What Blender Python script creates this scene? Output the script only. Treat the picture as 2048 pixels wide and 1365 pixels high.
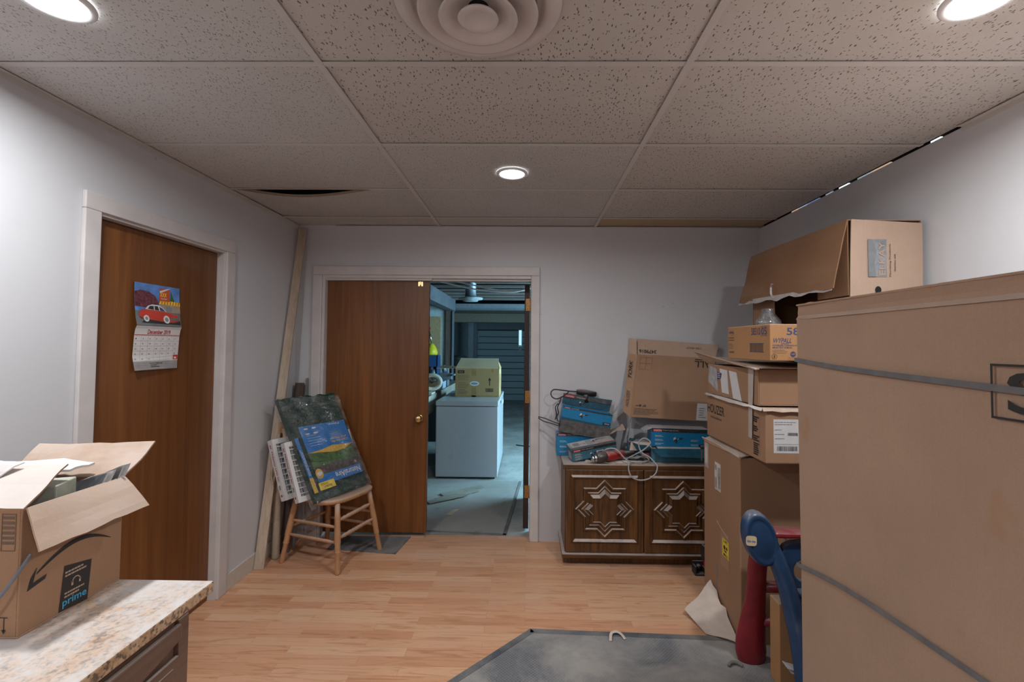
import bpy, bmesh, math, random
from mathutils import Vector, Matrix, noise as mnoise
random.seed(7)
S = bpy.context.scene
COL = S.collection
for o in list(bpy.data.objects): bpy.data.objects.remove(o)
PI = math.pi

# ------------------------------------------------------------------ camera
EYE = Vector((0, 0, 1.506))
F_PX, CX, CY = 912.925, 1040.75, 660.5
pitch, yaw, roll = .0328, -.0148, .0085
R0 = Vector((math.cos(yaw), -math.sin(yaw), 0)); F0 = Vector((math.sin(yaw), math.cos(yaw), 0)); UZ = Vector((0, 0, 1))
FW = math.cos(pitch)*F0 + math.sin(pitch)*UZ
U0 = -math.sin(pitch)*F0 + math.cos(pitch)*UZ
RT = math.cos(roll)*R0 + math.sin(roll)*U0
UP = -math.sin(roll)*R0 + math.cos(roll)*U0
cd = bpy.data.cameras.new('camera'); cam = bpy.data.objects.new('camera', cd); COL.objects.link(cam)
m = Matrix((RT, UP, -FW)).transposed().to_4x4(); m.translation = EYE
cam.matrix_world = m
cd.sensor_fit = 'HORIZONTAL'; cd.sensor_width = 36; cd.lens = 36*F_PX/2048
cd.shift_x = -(CX-1024)/2048; cd.shift_y = -(682.5-CY)/2048
cd.clip_start = .02; cd.clip_end = 60
S.camera = cam
S.view_settings.view_transform = 'Standard'; S.view_settings.look = 'None'
S.view_settings.gamma = 1; S.view_settings.use_curve_mapping = False
S.view_settings.exposure = 0.0
w = bpy.data.worlds.new('world'); S.world = w; w.use_nodes = True
w.node_tree.nodes['Background'].inputs[0].default_value = (.5, .6, .8, 1)
w.node_tree.nodes['Background'].inputs[1].default_value = .02
LAMP = 14.0         # downlight lens radiance
WATT = 18.5          # each downlight
DAY = 27.0           # garage window radiance

# ------------------------------------------------------------------ materials
def srgb(r, g, b):
    f = lambda c: (c/255/12.92) if c/255 <= .04045 else ((c/255+.055)/1.055)**2.4
    return (f(r), f(g), f(b), 1)
class NT:
    def __init__(s, name):
        s.m = bpy.data.materials.new(name); s.m.use_nodes = True
        s.t = s.m.node_tree; s.b = s.t.nodes['Principled BSDF']; s.n = s.t.nodes; s.l = s.t.links
        s.tc = s.n.new('ShaderNodeTexCoord')
    def put(s, sock, v):
        if isinstance(v, bpy.types.NodeSocket): s.l.new(v, sock)
        elif isinstance(v, (tuple, list)) and sock.type == 'RGBA': sock.default_value = tuple(v)+((1,) if len(v) == 3 else ())
        else: sock.default_value = v
    def vec(s, sc=(1, 1, 1), rot=(0, 0, 0), src='Object', add=None):
        mp = s.n.new('ShaderNodeMapping'); s.l.new(add if add is not None else s.tc.outputs[src], mp.inputs[0])
        mp.inputs['Scale'].default_value = sc; mp.inputs['Rotation'].default_value = rot
        return mp.outputs[0]
    def noise(s, scale, detail=3, vec=None, rough=.55, dist=0, out='Fac'):
        n = s.n.new('ShaderNodeTexNoise'); s.l.new(vec if vec is not None else s.tc.outputs['Object'], n.inputs['Vector'])
        n.inputs['Scale'].default_value = scale; n.inputs['Detail'].default_value = detail
        n.inputs['Roughness'].default_value = rough; n.inputs['Distortion'].default_value = dist
        return n.outputs[out]
    def voro(s, scale, vec=None, out='Distance', rnd=1):
        n = s.n.new('ShaderNodeTexVoronoi'); s.l.new(vec if vec is not None else s.tc.outputs['Object'], n.inputs['Vector'])
        n.inputs['Scale'].default_value = scale; n.inputs['Randomness'].default_value = rnd
        return n.outputs[out]
    def wave(s, scale, vec=None, dist=0, dire='X', detail=2, dscale=1):
        n = s.n.new('ShaderNodeTexWave'); s.l.new(vec if vec is not None else s.tc.outputs['Object'], n.inputs['Vector'])
        n.bands_direction = dire; n.inputs['Scale'].default_value = scale; n.inputs['Distortion'].default_value = dist
        n.inputs['Detail'].default_value = detail; n.inputs['Detail Scale'].default_value = dscale
        return n.outputs['Fac']
    def ramp(s, fac, pts, interp='LINEAR'):
        n = s.n.new('ShaderNodeValToRGB'); s.l.new(fac, n.inputs[0]); e = n.color_ramp.elements
        n.color_ramp.interpolation = interp
        def c(v): return (v, v, v, 1) if isinstance(v, (int, float)) else (tuple(v)+(1,))[:4]
        e[0].position, e[0].color = pts[0][0], c(pts[0][1]); e[1].position, e[1].color = pts[-1][0], c(pts[-1][1])
        for p, v in pts[1:-1]:
            x = e.new(p); x.color = c(v)
        return n.outputs[0]
    def mix(s, fac, a, b, mode='MIX'):
        n = s.n.new('ShaderNodeMix'); n.data_type = 'RGBA'; n.blend_type = mode
        s.put(n.inputs[0], fac); s.put(n.inputs[6], a); s.put(n.inputs[7], b)
        return n.outputs[2]
    def math(s, op, a, b=0):
        n = s.n.new('ShaderNodeMath'); n.operation = op; s.put(n.inputs[0], a); s.put(n.inputs[1], b); return n.outputs[0]
    def up(s, lo=.3, hi=.8):
        g = s.n.new('ShaderNodeNewGeometry'); x = s.n.new('ShaderNodeSeparateXYZ'); s.l.new(g.outputs['Normal'], x.inputs[0])
        return s.ramp(x.outputs['Z'], [(lo, 0), (hi, 1)])
    def bump(s, h, strength=.3, dist=.002):
        n = s.n.new('ShaderNodeBump'); s.l.new(h, n.inputs['Height']); n.inputs['Strength'].default_value = strength
        n.inputs['Distance'].default_value = dist; s.l.new(n.outputs[0], s.b.inputs['Normal'])
    def fin(s, col, rough=.6, metal=0, spec=None, **k):
        s.put(s.b.inputs['Base Color'], col); s.put(s.b.inputs['Roughness'], rough); s.b.inputs['Metallic'].default_value = metal
        if spec is not None: s.b.inputs['Specular IOR Level'].default_value = spec
        for a, v in k.items(): s.put(s.b.inputs[a], v)
        return s.m
def plain(name, c, rough=.6, metal=0, var=.12, scale=25, dust=0, spec=None):
    """solid colour with mottling, optional dust lying on upward faces"""
    n = NT(name); c = tuple(c)[:3]
    a = tuple(x*(1-var) for x in c); b = tuple(min(1, x*(1+var)) for x in c)
    col = n.ramp(n.noise(scale, 4), [(.3, a), (.7, b)])
    if dust:
        f = n.math('MULTIPLY', n.up(), n.math('MULTIPLY', n.ramp(n.noise(scale*.7, 5), [(.3, .35), (.6, 1)]), dust))
        col = n.mix(f, col, srgb(185, 172, 165)[:3])
    return n.fin(col, rough, metal, spec)
def emis(name, c, st):
    n = NT(name); n.b.inputs['Base Color'].default_value = (.8, .8, .8, 1)
    n.b.inputs['Emission Color'].default_value = tuple(c)+(1,); n.b.inputs['Emission Strength'].default_value = st
    return n.m
M = {}
def wallpaint(name, c):
    n = NT(name)
    col = n.ramp(n.noise(1.3, 4), [(.3, tuple(x*.965 for x in c)), (.7, tuple(min(1, x*1.02) for x in c))])
    spot = n.ramp(n.noise(26, 2), [(.755, 0), (.79, 1)])
    scuff = n.ramp(n.noise(5, 6, rough=.7), [(.62, 0), (.8, .25)])
    col = n.mix(n.math('MULTIPLY', spot, .35), col, (.2, .18, .17)); col = n.mix(scuff, col, tuple(x*.72 for x in c))
    n.bump(n.noise(260, 2), .12, .001)
    return n.fin(col, .62, spec=.3)
M['wall'] = wallpaint('painted wall', (.60, .598, .622))
M['trim'] = plain('painted trim', (.60, .56, .55), .45, var=.06, scale=9)
def ceil_mat(name, c, fl=.55, den=.42, sc=1):
    n = NT(name)
    col = n.ramp(n.noise(2.2, 3), [(.3, tuple(x*.95 for x in c)), (.7, tuple(x*1.03 for x in c))])
    wob = n.noise(45, 2, out='Color')
    va = n.n.new('ShaderNodeVectorMath'); va.operation = 'MULTIPLY_ADD'
    n.l.new(wob, va.inputs[0]); va.inputs[1].default_value = (.012, .012, 0); n.l.new(n.tc.outputs['Object'], va.inputs[2])
    v1 = n.vec((96*sc, 34*sc, 1), add=va.outputs[0]); v2 = n.vec((52*sc, 84*sc, 1), (0, 0, .5), add=va.outputs[0]); v3 = n.vec((230, 230, 1))
    f1 = n.ramp(n.voro(1, v1), [(.16, 1), (.23, 0)]); k1 = n.ramp(n.voro(1, v1, 'Color'), [(den-.04, 0), (den, 1)])
    f2 = n.ramp(n.voro(1, v2), [(.1, 1), (.19, 0)]); k2 = n.ramp(n.voro(1, v2, 'Color'), [(den, 0), (den+.04, 1)])
    f3 = n.ramp(n.voro(1, v3), [(.12, .6), (.22, 0)])
    f = n.math('MAXIMUM', n.math('MULTIPLY', f1, k1), n.math('MULTIPLY', f2, k2)); f = n.math('MAXIMUM', f, n.math('MULTIPLY', f3, .5))
    col = n.mix(n.math('MULTIPLY', f, fl), col, (.14, .10, .075))
    n.bump(n.math('SUBTRACT', 1, f), .5, .003)
    return n.fin(col, .9, spec=.1)
M['creamtrim'] = plain('cream baseboard', (.58, .52, .46), .5, var=.05)
M['tile'] = ceil_mat('mineral ceiling tile', (.545, .53, .52), .85, .22, 1.45)
M['tile2'] = ceil_mat('coarse ceiling tile', (.545, .515, .49), .95, .22, 1.05)
M['tile3'] = ceil_mat('water stained ceiling tile', (.46, .37, .25), .6)
M['tileedge'] = plain('ceiling tile edge', (.26, .19, .13), .9, scale=60)
M['tbar'] = plain('painted grid metal', (.56, .53, .515), .45, var=.03)
def laminate():
    n = NT('laminate floor')
    br = n.n.new('ShaderNodeTexBrick'); n.l.new(n.tc.outputs['Object'], br.inputs['Vector'])
    br.offset = .37; br.inputs['Scale'].default_value = 1; br.inputs['Brick Width'].default_value = .58; br.inputs['Row Height'].default_value = .064
    br.inputs['Mortar Size'].default_value = .0007; br.inputs['Mortar Smooth'].default_value = .2
    br.inputs['Color1'].default_value = (0, 0, 0, 1); br.inputs['Color2'].default_value = (1, 1, 1, 1); br.inputs['Mortar'].default_value = (.5, .5, .5, 1)
    plank = n.ramp(br.outputs['Color'], [(0, (.62, .305, .165)), (.5, (.70, .375, .215)), (1, (.74, .44, .27))])
    off = n.n.new('ShaderNodeVectorMath'); off.operation = 'MULTIPLY_ADD'; n.l.new(br.outputs['Color'], off.inputs[0]); off.inputs[1].default_value = (3, 7, 2); n.l.new(n.tc.outputs['Object'], off.inputs[2])
    g = n.noise(1, 6, n.vec((2.2, 26, 1), add=off.outputs[0]), .6, 1.6)
    gr = n.ramp(g, [(.34, (.78, .68, .60)), (.48, (1, 1, 1)), (.60, (1, 1, 1)), (.72, (.84, .74, .66))])
    col = n.mix(1, plank, gr, 'MULTIPLY')
    col = n.mix(n.math('MULTIPLY', br.outputs['Fac'], .45), col, (.16, .08, .05))
    d = n.ramp(n.noise(1.7, 7, rough=.65), [(.46, 0), (.72, .55)])
    d2 = n.ramp(n.noise(9, 6, rough=.75), [(.60, 0), (.74, .8)])
    x = n.n.new('ShaderNodeSeparateXYZ'); n.l.new(n.tc.outputs['Object'], x.inputs[0])
    back = n.ramp(x.outputs['Y'], [(0, .15), (1, .15)])
    mr = n.n.new('ShaderNodeMapRange'); n.l.new(x.outputs['Y'], mr.inputs[0]); mr.inputs[1].default_value = 2.1; mr.inputs[2].default_value = 3.5; mr.inputs[3].default_value = .25; mr.inputs[4].default_value = .9
    f = n.math('MULTIPLY', n.math('ADD', n.math('MULTIPLY', d, .6), n.math('MULTIPLY', d2, .55)), mr.outputs[0])
    f = n.math('ADD', f, .02)
    col = n.mix(f, col, (.58, .50, .46))
    n.bump(n.math('SUBTRACT', 1, br.outputs['Fac']), .15, .001)
    return n.fin(col, n.ramp(f, [(0, .36), (.5, .7)]), spec=.4)
M['floor'] = laminate()
def wood(name, c, c2, sc=(60, 60, 2.2), rough=.4, dust=0, bump=.1, spec=.5):
    n = NT(name); v = n.vec(sc)
    g = n.noise(1, 5, v, .6, .8); big = n.noise(1, 3, n.vec(tuple(k*.12 for k in sc)), .5, .3)
    col = n.mix(n.ramp(g, [(.35, 0), (.7, 1)]), c, c2); col = n.mix(n.ramp(big, [(.35, 0), (.7, .55)]), col, tuple(x*.55 for x in c2[:3]))
    if dust:
        f = n.math('MULTIPLY', n.up(.25, .7), n.math('MULTIPLY', n.ramp(n.noise(14, 5), [(.25, .55), (.55, 1)]), dust))
        col = n.mix(f, col, srgb(192, 178, 170)[:3])
    n.bump(g, bump, .001)
    return n.fin(col, rough, spec=spec)
M['door'] = wood('brown door veneer', (.24, .088, .021), (.14, .045, .010), (22, 22, .9), .38)
M['dooredge'] = wood('dark door edge', (.075, .035, .028), (.045, .02, .016), (60, 60, 3), .5)
M['chair'] = wood('worn chair wood', (.60, .33, .17), (.46, .24, .115), (60, 60, 8), .5, .5)
M['oak'] = wood('dark carved oak', (.185, .078, .022), (.05, .023, .010), (45, 45, 3), .38, .95)
M['oaktop'] = wood('dark oak edge', (.17, .075, .026), (.06, .028, .012), (3, 45, 45), .38, .95)
M['vanity'] = wood('brown vanity wood', (.26, .145, .10), (.18, .095, .065), (30, 3, 30), .38, .9)
M['pine'] = wood('pale pine board', (.60, .49, .39), (.47, .36, .26), (50, 50, 2), .7)
M['beam'] = wood('grey painted beam', (.13, .14, .16), (.08, .085, .10), (6, 2, 6), .7)
M['stud'] = wood('brown stud', (.15, .10, .08), (.09, .06, .05), (30, 30, 2), .8)
M['bench'] = wood('workbench timber', (.34, .32, .26), (.22, .20, .17), (3, 30, 30), .8)
def card(name, c, dust=.0, stain=0):
    n = NT(name)
    a = n.noise(3, 5); f = n.noise(260, 2); st = n.noise(1, 3, n.vec((240, 240, 3)))
    col = n.ramp(a, [(.3, tuple(x*.9 for x in c)), (.7, tuple(x*1.06 for x in c))])
    col = n.mix(n.ramp(f, [(.4, 0), (.75, .22)]), col, tuple(x*.6 for x in c)); col = n.mix(n.ramp(st, [(.4, 0), (.7, .10)]), col, tuple(x*.75 for x in c))
    if stain: col = n.mix(n.math('MULTIPLY', n.ramp(n.noise(4.5, 3, dist=.4), [(.63, 0), (.68, 1)]), stain), col, (.42, .20, .085))
    if dust:
        g = n.math('MULTIPLY', n.up(.2, .8), n.math('MULTIPLY', n.ramp(n.noise(8, 5), [(.25, .4), (.6, 1)]), dust))
        col = n.mix(g, col, (.62, .56, .52))
    n.bump(st, .08, .001)
    return n.fin(col, .82, spec=.2)
M['card'] = card('corrugated cardboard', (.37, .215, .130), .5)
M['cardlite'] = card('dusty pale cardboard', (.50, .355, .270), .5, .5)
M['cardbig'] = card('light carton board', (.46, .305, .215), .5, .35)
M['carddark'] = card('dark kraft board', (.27, .145, .08), .5)
M['cardor'] = card('orange kraft board', (.46, .245, .115), .5)
M['cardyel'] = card('yellow brown kraft board', (.40, .265, .12), .2)
M['cardyel2'] = card('pale yellow inner board', (.66, .50, .28), .2)
M['inner'] = card('inner flap board', (.52, .35, .25), .6)
M['dustpaper'] = plain('dusty white paper', (.62, .59, .57), .85, scale=12, var=.1)
M['white'] = plain('white paper', (.66, .64, .64), .7, var=.04)
M['tape'] = plain('dusty clear tape', (.50, .42, .37), .35, var=.1)
M['ink'] = plain('black ink', (.03, .026, .024), .6)
M['inkfade'] = plain('faded brown ink', (.16, .10, .07), .7)
M['navy'] = plain('navy ink', (.045, .065, .16), .6)
M['grey'] = plain('grey ink', (.22, .23, .24), .7)
M['strap'] = plain('grey strapping band', (.17, .165, .17), .5, var=.15)
M['bluebox'] = plain('blue printed carton', (.01, .20, .42), .35, var=.08, dust=.6)
M['bluedull'] = plain('dusty blue printed carton', (.055, .17, .24), .55, var=.18, dust=.85)
M['bluedark'] = plain('dark blue printed lid', (.012, .085, .13), .5, var=.3, scale=40)
M['boxblack'] = plain('dusty black printed band', (.035, .033, .033), .5, var=.5, scale=60, dust=.7)
M['dustgrey'] = plain('dust caked black board', (.10, .092, .088), .8, var=.45, scale=30)
M['red'] = plain('red ink', (.50, .03, .03), .5)
M['redtool'] = plain('red plastic', (.35, .02, .022), .35, dust=.5)
M['blackp'] = plain('black plastic', (.022, .021, .022), .45, dust=.5)
M['metal'] = plain('dull metal', (.42, .41, .40), .35, .85, dust=.35)
M['brass'] = plain('brass', (.72, .52, .26), .25, 1, var=.08)
M['brassflat'] = plain('worn brass hinge', (.50, .27, .09), .4, .5, var=.15)
M['cord'] = plain('grey cord', (.42, .41, .42), .5)
M['cordblack'] = plain('black cord', (.03, .03, .035), .5)
M['plasticblue'] = plain('dark blue moulded plastic', (.022, .058, .135), .34, var=.1, dust=.4)
M['plasticred'] = plain('dark red moulded plastic', (.23, .018, .026), .3, var=.1, dust=.25)
M['cream'] = plain('cream sticker', (.72, .58, .36), .5)
M['yellow'] = plain('yellow sticker', (.80, .60, .06), .5)
M['gold'] = plain('golden label', (.62, .38, .04), .5)
M['filtblue'] = plain('blue label', (.006, .17, .50), .35, var=.06)
M['leaf'] = plain('leaf picture', (.03, .10, .02), .5, var=.9, scale=28)
M['soil'] = plain('soil picture', (.035, .026, .018), .6, var=.8, scale=60)
def padmat():
    n = NT('green fibre pad'); f = n.noise(300, 3)
    col = n.ramp(f, [(.3, (.006, .03, .026)), (.7, (.03, .10, .085))]); n.bump(f, 1, .01); return n.fin(col, .95, spec=.1)
M['pad'] = padmat()
def film():
    n = NT('clear plastic film'); t = n.n.new('ShaderNodeBsdfTransparent'); g = n.n.new('ShaderNodeBsdfGlossy'); d = n.n.new('ShaderNodeBsdfDiffuse')
    g.inputs['Roughness'].default_value = .12; d.inputs['Color'].default_value = (.42, .42, .43, 1)
    fo = n.noise(1, 4, n.vec((5, 5, 14), (.4, .5, .2)), .6, 1.2)
    b = n.n.new('ShaderNodeBump'); n.l.new(fo, b.inputs['Height']); b.inputs['Distance'].default_value = .05; b.inputs['Strength'].default_value = .9
    n.l.new(b.outputs[0], g.inputs['Normal'])
    m1 = n.n.new('ShaderNodeMixShader'); m2 = n.n.new('ShaderNodeMixShader')
    n.l.new(n.ramp(fo, [(.45, .02), (.68, .20)]), m1.inputs[0]); n.l.new(t.outputs[0], m1.inputs[1]); n.l.new(d.outputs[0], m1.inputs[2])
    m2.inputs[0].default_value = .13; n.l.new(m1.outputs[0], m2.inputs[1]); n.l.new(g.outputs[0], m2.inputs[2])
    n.l.new(m2.outputs[0], n.n['Material Output'].inputs['Surface']); return n.m
M['film'] = film()
def granite():
    n = NT('dusty granite'); v = n.noise(16, 7, rough=.7, dist=.6); k = n.voro(90); fi = n.noise(85, 4)
    col = n.ramp(v, [(.3, (.20, .15, .12)), (.42, (.55, .31, .16)), (.56, (.66, .44, .28)), (.7, (.42, .25, .14))])
    col = n.mix(n.ramp(fi, [(.5, 0), (.6, .8)]), col, (.09, .075, .07)); col = n.mix(n.ramp(n.noise(38, 3), [(.55, 0), (.68, .7)]), col, (.60, .42, .26))
    d = n.math('MULTIPLY', n.up(.5, .9), n.ramp(n.noise(5, 8, rough=.74, dist=.3), [(.38, .2), (.56, .95)]))
    col = n.mix(d, col, (.63, .59, .575)); return n.fin(col, n.ramp(d, [(.1, .25), (.6, .8)]), spec=.4)
M['granite'] = granite()
def mat_rug(name, dark, light, dust, kind):
    n = NT(name)
    if kind == 'cross':
        a = n.wave(26, n.vec(rot=(0, 0, .8)), .6, 'X'); b = n.wave(26, n.vec(rot=(0, 0, .8)), .6, 'Y')
        f = n.math('MAXIMUM', n.ramp(a, [(.80, 0), (.95, 1)]), n.ramp(b, [(.80, 0), (.95, 1)]))
    elif kind == 'rib': f = n.ramp(n.wave(55, n.vec(rot=(0, 0, .03)), .3, 'Y'), [(.4, 0), (.8, 1)])
    else: f = n.ramp(n.noise(240, 3), [(.4, 0), (.65, 1)])
    f2 = n.noise(260, 3)
    col = n.mix(n.math('MULTIPLY', f, .55), dark, light); col = n.mix(n.ramp(f2, [(.45, 0), (.7, .5)]), col, light)
    d = n.ramp(n.noise(2.6, 7, rough=.62, dist=.4), [(.36, 0), (.62, 1)])
    col = n.mix(n.math('MULTIPLY', d, dust), col, (.40, .375, .345))
    col = n.mix(n.ramp(n.noise(3.3, 5, n.vec((1, 1, 1), (0, 0, 2)), .6), [(.60, 0), (.70, .5)]), col, (.13, .10, .07))
    n.bump(f2, .5, .003); return n.fin(col, .95, spec=.1)
M['rug'] = mat_rug('grey crosshatch carpet', (.135, .138, .15), (.27, .27, .28), .95, 'cross')
M['rugedge'] = mat_rug('carpet binding', (.075, .082, .095), (.14, .145, .16), .45, 'x')
M['rugdark'] = mat_rug('dark ribbed mat', (.045, .048, .056), (.22, .22, .235), .45, 'rib')
M['ruggar'] = mat_rug('worn grey runner', (.22, .225, .215), (.42, .42, .40), .4, 'x')
def concrete():
    n = NT('concrete floor'); col = n.ramp(n.noise(2, 7, rough=.65), [(.3, (.22, .23, .22)), (.7, (.46, .46, .44))])
    col = n.mix(n.ramp(n.noise(11, 5), [(.6, 0), (.7, .4)]), col, (.14, .13, .11)); return n.fin(col, .8)
M['conc'] = concrete()
M['freezer'] = plain('white enamel', (.43, .43, .45), .3, var=.03)
M['cardbig'].name = 'light carton board'
M['enamel'] = plain('cream enamel', (.62, .60, .50), .35)
M['teal'] = plain('pale painted partition', (.40, .46, .46), .8)
M['pegboard'] = plain('tan pegboard', (.36, .25, .13), .8)
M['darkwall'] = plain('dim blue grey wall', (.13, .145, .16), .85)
M['dark'] = plain('timber deck with painted shade', (.018, .014, .012), .9)  # near-black colour stands in for shade in plenum, joist gaps and door grooves
M['joist'] = plain('old joist', (.15, .125, .115), .85, scale=12)
M['gdoor'] = plain('garage door panel', (.20, .23, .25), .6, var=.04)
M['galv'] = plain('galvanised sheet', (.24, .27, .30), .45, .5)
M['cable'] = plain('white cable', (.85, .85, .85), .5)
M['crate'] = plain('blue crate plastic', (.02, .06, .16), .5)
M['yellowp'] = plain('yellow plastic', (.62, .52, .02), .5)
M['silver'] = plain('silver', (.6, .6, .6), .25, 1)
M['barrel'] = plain('black rubber bin', (.02, .022, .026), .6)
M['lens'] = emis('lit lamp lens', (.96, .985, 1), LAMP)
M['daypane'] = emis('daylit window pane', (.42, .79, 1.0), DAY)
M['dayslit'] = emis('daylit frosted pane', (.45, .80, 1.0), 1.0)
M['lamptrim'] = plain('white lamp trim', (.75, .75, .77), .5, var=.02)
M['vent'] = plain('white vent metal', (.60, .545, .53), .4, var=.05, scale=14)
M['voidshade'] = plain('dark void', (.01, .01, .01), .9)  # near-black colour stands in for unlit depth

M['blackmetal'] = plain('dark gear metal', (.10, .095, .09), .4, .6, dust=.4)
M['rag'] = plain('off white torn rag', (.58, .52, .44), .9, var=.15)
M['bagplastic'] = plain('clouded plastic', (.40, .40, .42), .25, var=.25)
M['tapeclear'] = card('taped card patch', (.41, .25, .16)); M['tapeclear2'] = plain('torn clear tape', (.48, .44, .43), .3, var=.15)
M['steelprint'] = plain('grey steel print', (.26, .27, .29), .5, var=.35, scale=18)
M['glassy'] = plain('cut glass', (.34, .35, .37), .1, .75, var=.6, scale=55)
M['greyfoam'] = plain('grey foam insert', (.16, .13, .11), .9)
M['papersheet'] = plain('pale brown paper', (.60, .50, .43), .8, var=.06)
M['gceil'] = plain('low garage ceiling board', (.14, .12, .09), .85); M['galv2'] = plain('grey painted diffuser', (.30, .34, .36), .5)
M['tapebrown'] = plain('brown packing tape', (.33, .21, .08), .25); M['blueprint'] = plain('white blue print', (.35, .45, .60), .5, var=.4)

# ------------------------------------------------------------------ mesh kit
def V(*a): return Vector(a)
class MB:
    def __init__(s): s.v = []; s.f = []; s.mi = []; s.mats = []; s.sm = []
    def slot(s, m):
        m = M[m] if isinstance(m, str) else m
        if m not in s.mats: s.mats.append(m)
        return s.mats.index(m)
    def add(s, vs, fs, m, smooth=False):
        k = len(s.v); s.v += [Vector(v) for v in vs]; i = s.slot(m)
        for f in fs: s.f.append([k+a for a in f]); s.mi.append(i); s.sm.append(smooth)
        return s
    def box(s, x0, x1, y0, y1, z0, z1, m, rot=None, piv=None):
        vs = [V(x, y, z) for z in (z0, z1) for y in (y0, y1) for x in (x0, x1)]
        if rot is not None:
            c = V(*piv) if piv else V((x0+x1)/2, (y0+y1)/2, (z0+z1)/2); vs = [rot @ (v-c)+c for v in vs]
        return s.add(vs, [(0, 2, 3, 1), (4, 5, 7, 6), (0, 1, 5, 4), (2, 6, 7, 3), (0, 4, 6, 2), (1, 3, 7, 5)], m)
    def sheet(s, p00, p10, p11, p01, t, m, nx=8, ny=6, warp=0., seed=0, rag=0., mback=None, bend=None):
        """a four-cornered sheet with thickness t; m on the front (side of (p10-p00)x(p01-p00)), mback behind"""
        P = [Vector(p) for p in (p00, p10, p11, p01)]
        n = (P[1]-P[0]).cross(P[3]-P[0]).normalized()
        fr = []; bk = []
        for j in range(ny+1):
            for i in range(nx+1):
                a, b = i/nx, j/ny
                p = P[0]*(1-a)*(1-b)+P[1]*a*(1-b)+P[2]*a*b+P[3]*(1-a)*b
                if warp: p = p+n*warp*mnoise.noise(V(a*2.1+seed*3.1, b*2.1+seed, seed*1.7))*2
                if bend: p = p+n*bend(a, b)
                if rag and j == ny: p = p+(P[3]-P[0]).normalized()*rag*mnoise.noise(V(a*9+seed, seed, 3))*2
                fr.append(p); bk.append(p-n*t)
        W = nx+1; F = []; B = []; E_ = []; N0 = W*(ny+1)
        for j in range(ny):
            for i in range(nx):
                k = j*W+i; F.append((k, k+1, k+W+1, k+W)); B.append((N0+k, N0+k+W, N0+k+W+1, N0+k+1))
        for i in range(nx):
            E_.append((i, N0+i, N0+i+1, i+1)); k = ny*W+i; E_.append((k, k+1, N0+k+1, N0+k))
        for j in range(ny):
            k = j*W; E_.append((k, k+W, N0+k+W, N0+k)); k += nx; E_.append((k, N0+k, N0+k+W, k+W))
        b0 = len(s.v); s.v += fr+bk
        for fs, mm in ((F, m), (B, mback or m), (E_, mback or m)):
            q = s.slot(mm)
            for f in fs: s.f.append([b0+a for a in f]); s.mi.append(q); s.sm.append(False)
        return s
    def prism(s, pts, off, m, mside=None):
        """polygon pts extruded by vector off"""
        n = len(pts); vs = [Vector(p) for p in pts]+[Vector(p)+Vector(off) for p in pts]
        s.add(vs, [tuple(range(n))[::-1], tuple(range(n, 2*n))], m)
        k = len(s.v)-2*n; q = s.slot(mside or m)
        for i in range(n):
            j = (i+1) % n; s.f.append([k+i, k+j, k+n+j, k+n+i]); s.mi.append(q); s.sm.append(False)
        return s
    def tube(s, pts, r, m, n=10, cap=True, ell=None):
        pts = [Vector(p) for p in pts]; R = r if isinstance(r, (list, tuple)) else [r]*len(pts)
        rings = []; up = None
        for i, p in enumerate(pts):
            t = (pts[min(i+1, len(pts)-1)]-pts[max(i-1, 0)]).normalized()
            if up is None:
                up = Vector(ell[2]) if ell else (V(0, 0, 1) if abs(t.z) < .9 else V(0, 1, 0))
            a = (up-t*up.dot(t)).normalized(); b = t.cross(a); up = a
            ea, eb = (ell[0], ell[1]) if ell else (1, 1)
            rings.append([p+R[i]*(math.cos(2*PI*k/n)*a*ea+math.sin(2*PI*k/n)*b*eb) for k in range(n)])
        vs = [v for q in rings for v in q]; fs = []
        for i in range(len(pts)-1):
            for k in range(n):
                l = (k+1) % n; fs.append((i*n+k, i*n+l, (i+1)*n+l, (i+1)*n+k))
        if cap: fs += [tuple(range(n))[::-1], tuple(range((len(pts)-1)*n, len(pts)*n))]
        return s.add(vs, fs, m, True)
    def turn(s, p0, p1, prof, m, n=18):
        """turned part: prof = [(t along p0->p1, radius)]"""
        p0 = Vector(p0); p1 = Vector(p1)
        return s.tubeprof(p0, (p1-p0), [(t, r) for t, r in prof], m, n)
    def tubeprof(s, o, ax, prof, m, n=24):
        d = ax.normalized(); a = d.orthogonal().normalized(); b = d.cross(a); vs = []; fs = []
        for t, r in prof: vs += [o+ax*t+max(r, 1e-4)*(math.cos(2*PI*k/n)*a+math.sin(2*PI*k/n)*b) for k in range(n)]
        for i in range(len(prof)-1):
            for k in range(n):
                l = (k+1) % n; fs.append((i*n+k, i*n+l, (i+1)*n+l, (i+1)*n+k))
        fs += [tuple(range(n))[::-1], tuple(range((len(prof)-1)*n, len(prof)*n))]
        return s.add(vs, fs, m, True)
    def build(s, name, parent=None, bevel=0, kind=None, origin=None, auto=True):
        me = bpy.data.meshes.new(name); org = Vector(origin) if origin is not None else V(0, 0, 0)
        me.from_pydata([v-org for v in s.v], [], s.f)
        for mm in s.mats: me.materials.append(mm)
        for p, i, sm in zip(me.polygons, s.mi, s.sm): p.material_index = i; p.use_smooth = sm
        b = bmesh.new(); b.from_mesh(me); bmesh.ops.recalc_face_normals(b, faces=b.faces); b.to_mesh(me); b.free()
        o = bpy.data.objects.new(name, me); COL.objects.link(o); o.location = org
        if parent is not None: o.parent = parent; o.matrix_parent_inverse = Matrix.Translation(-parent_loc(parent))
        if bevel:
            q = o.modifiers.new('bevel', 'BEVEL'); q.width = bevel; q.segments = 2; q.limit_method = 'ANGLE'; q.angle_limit = math.radians(50)
        if kind: o['kind'] = kind
        return o
def parent_loc(p):
    l = Vector(p.location)
    return l if p.parent is None else l
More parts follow.
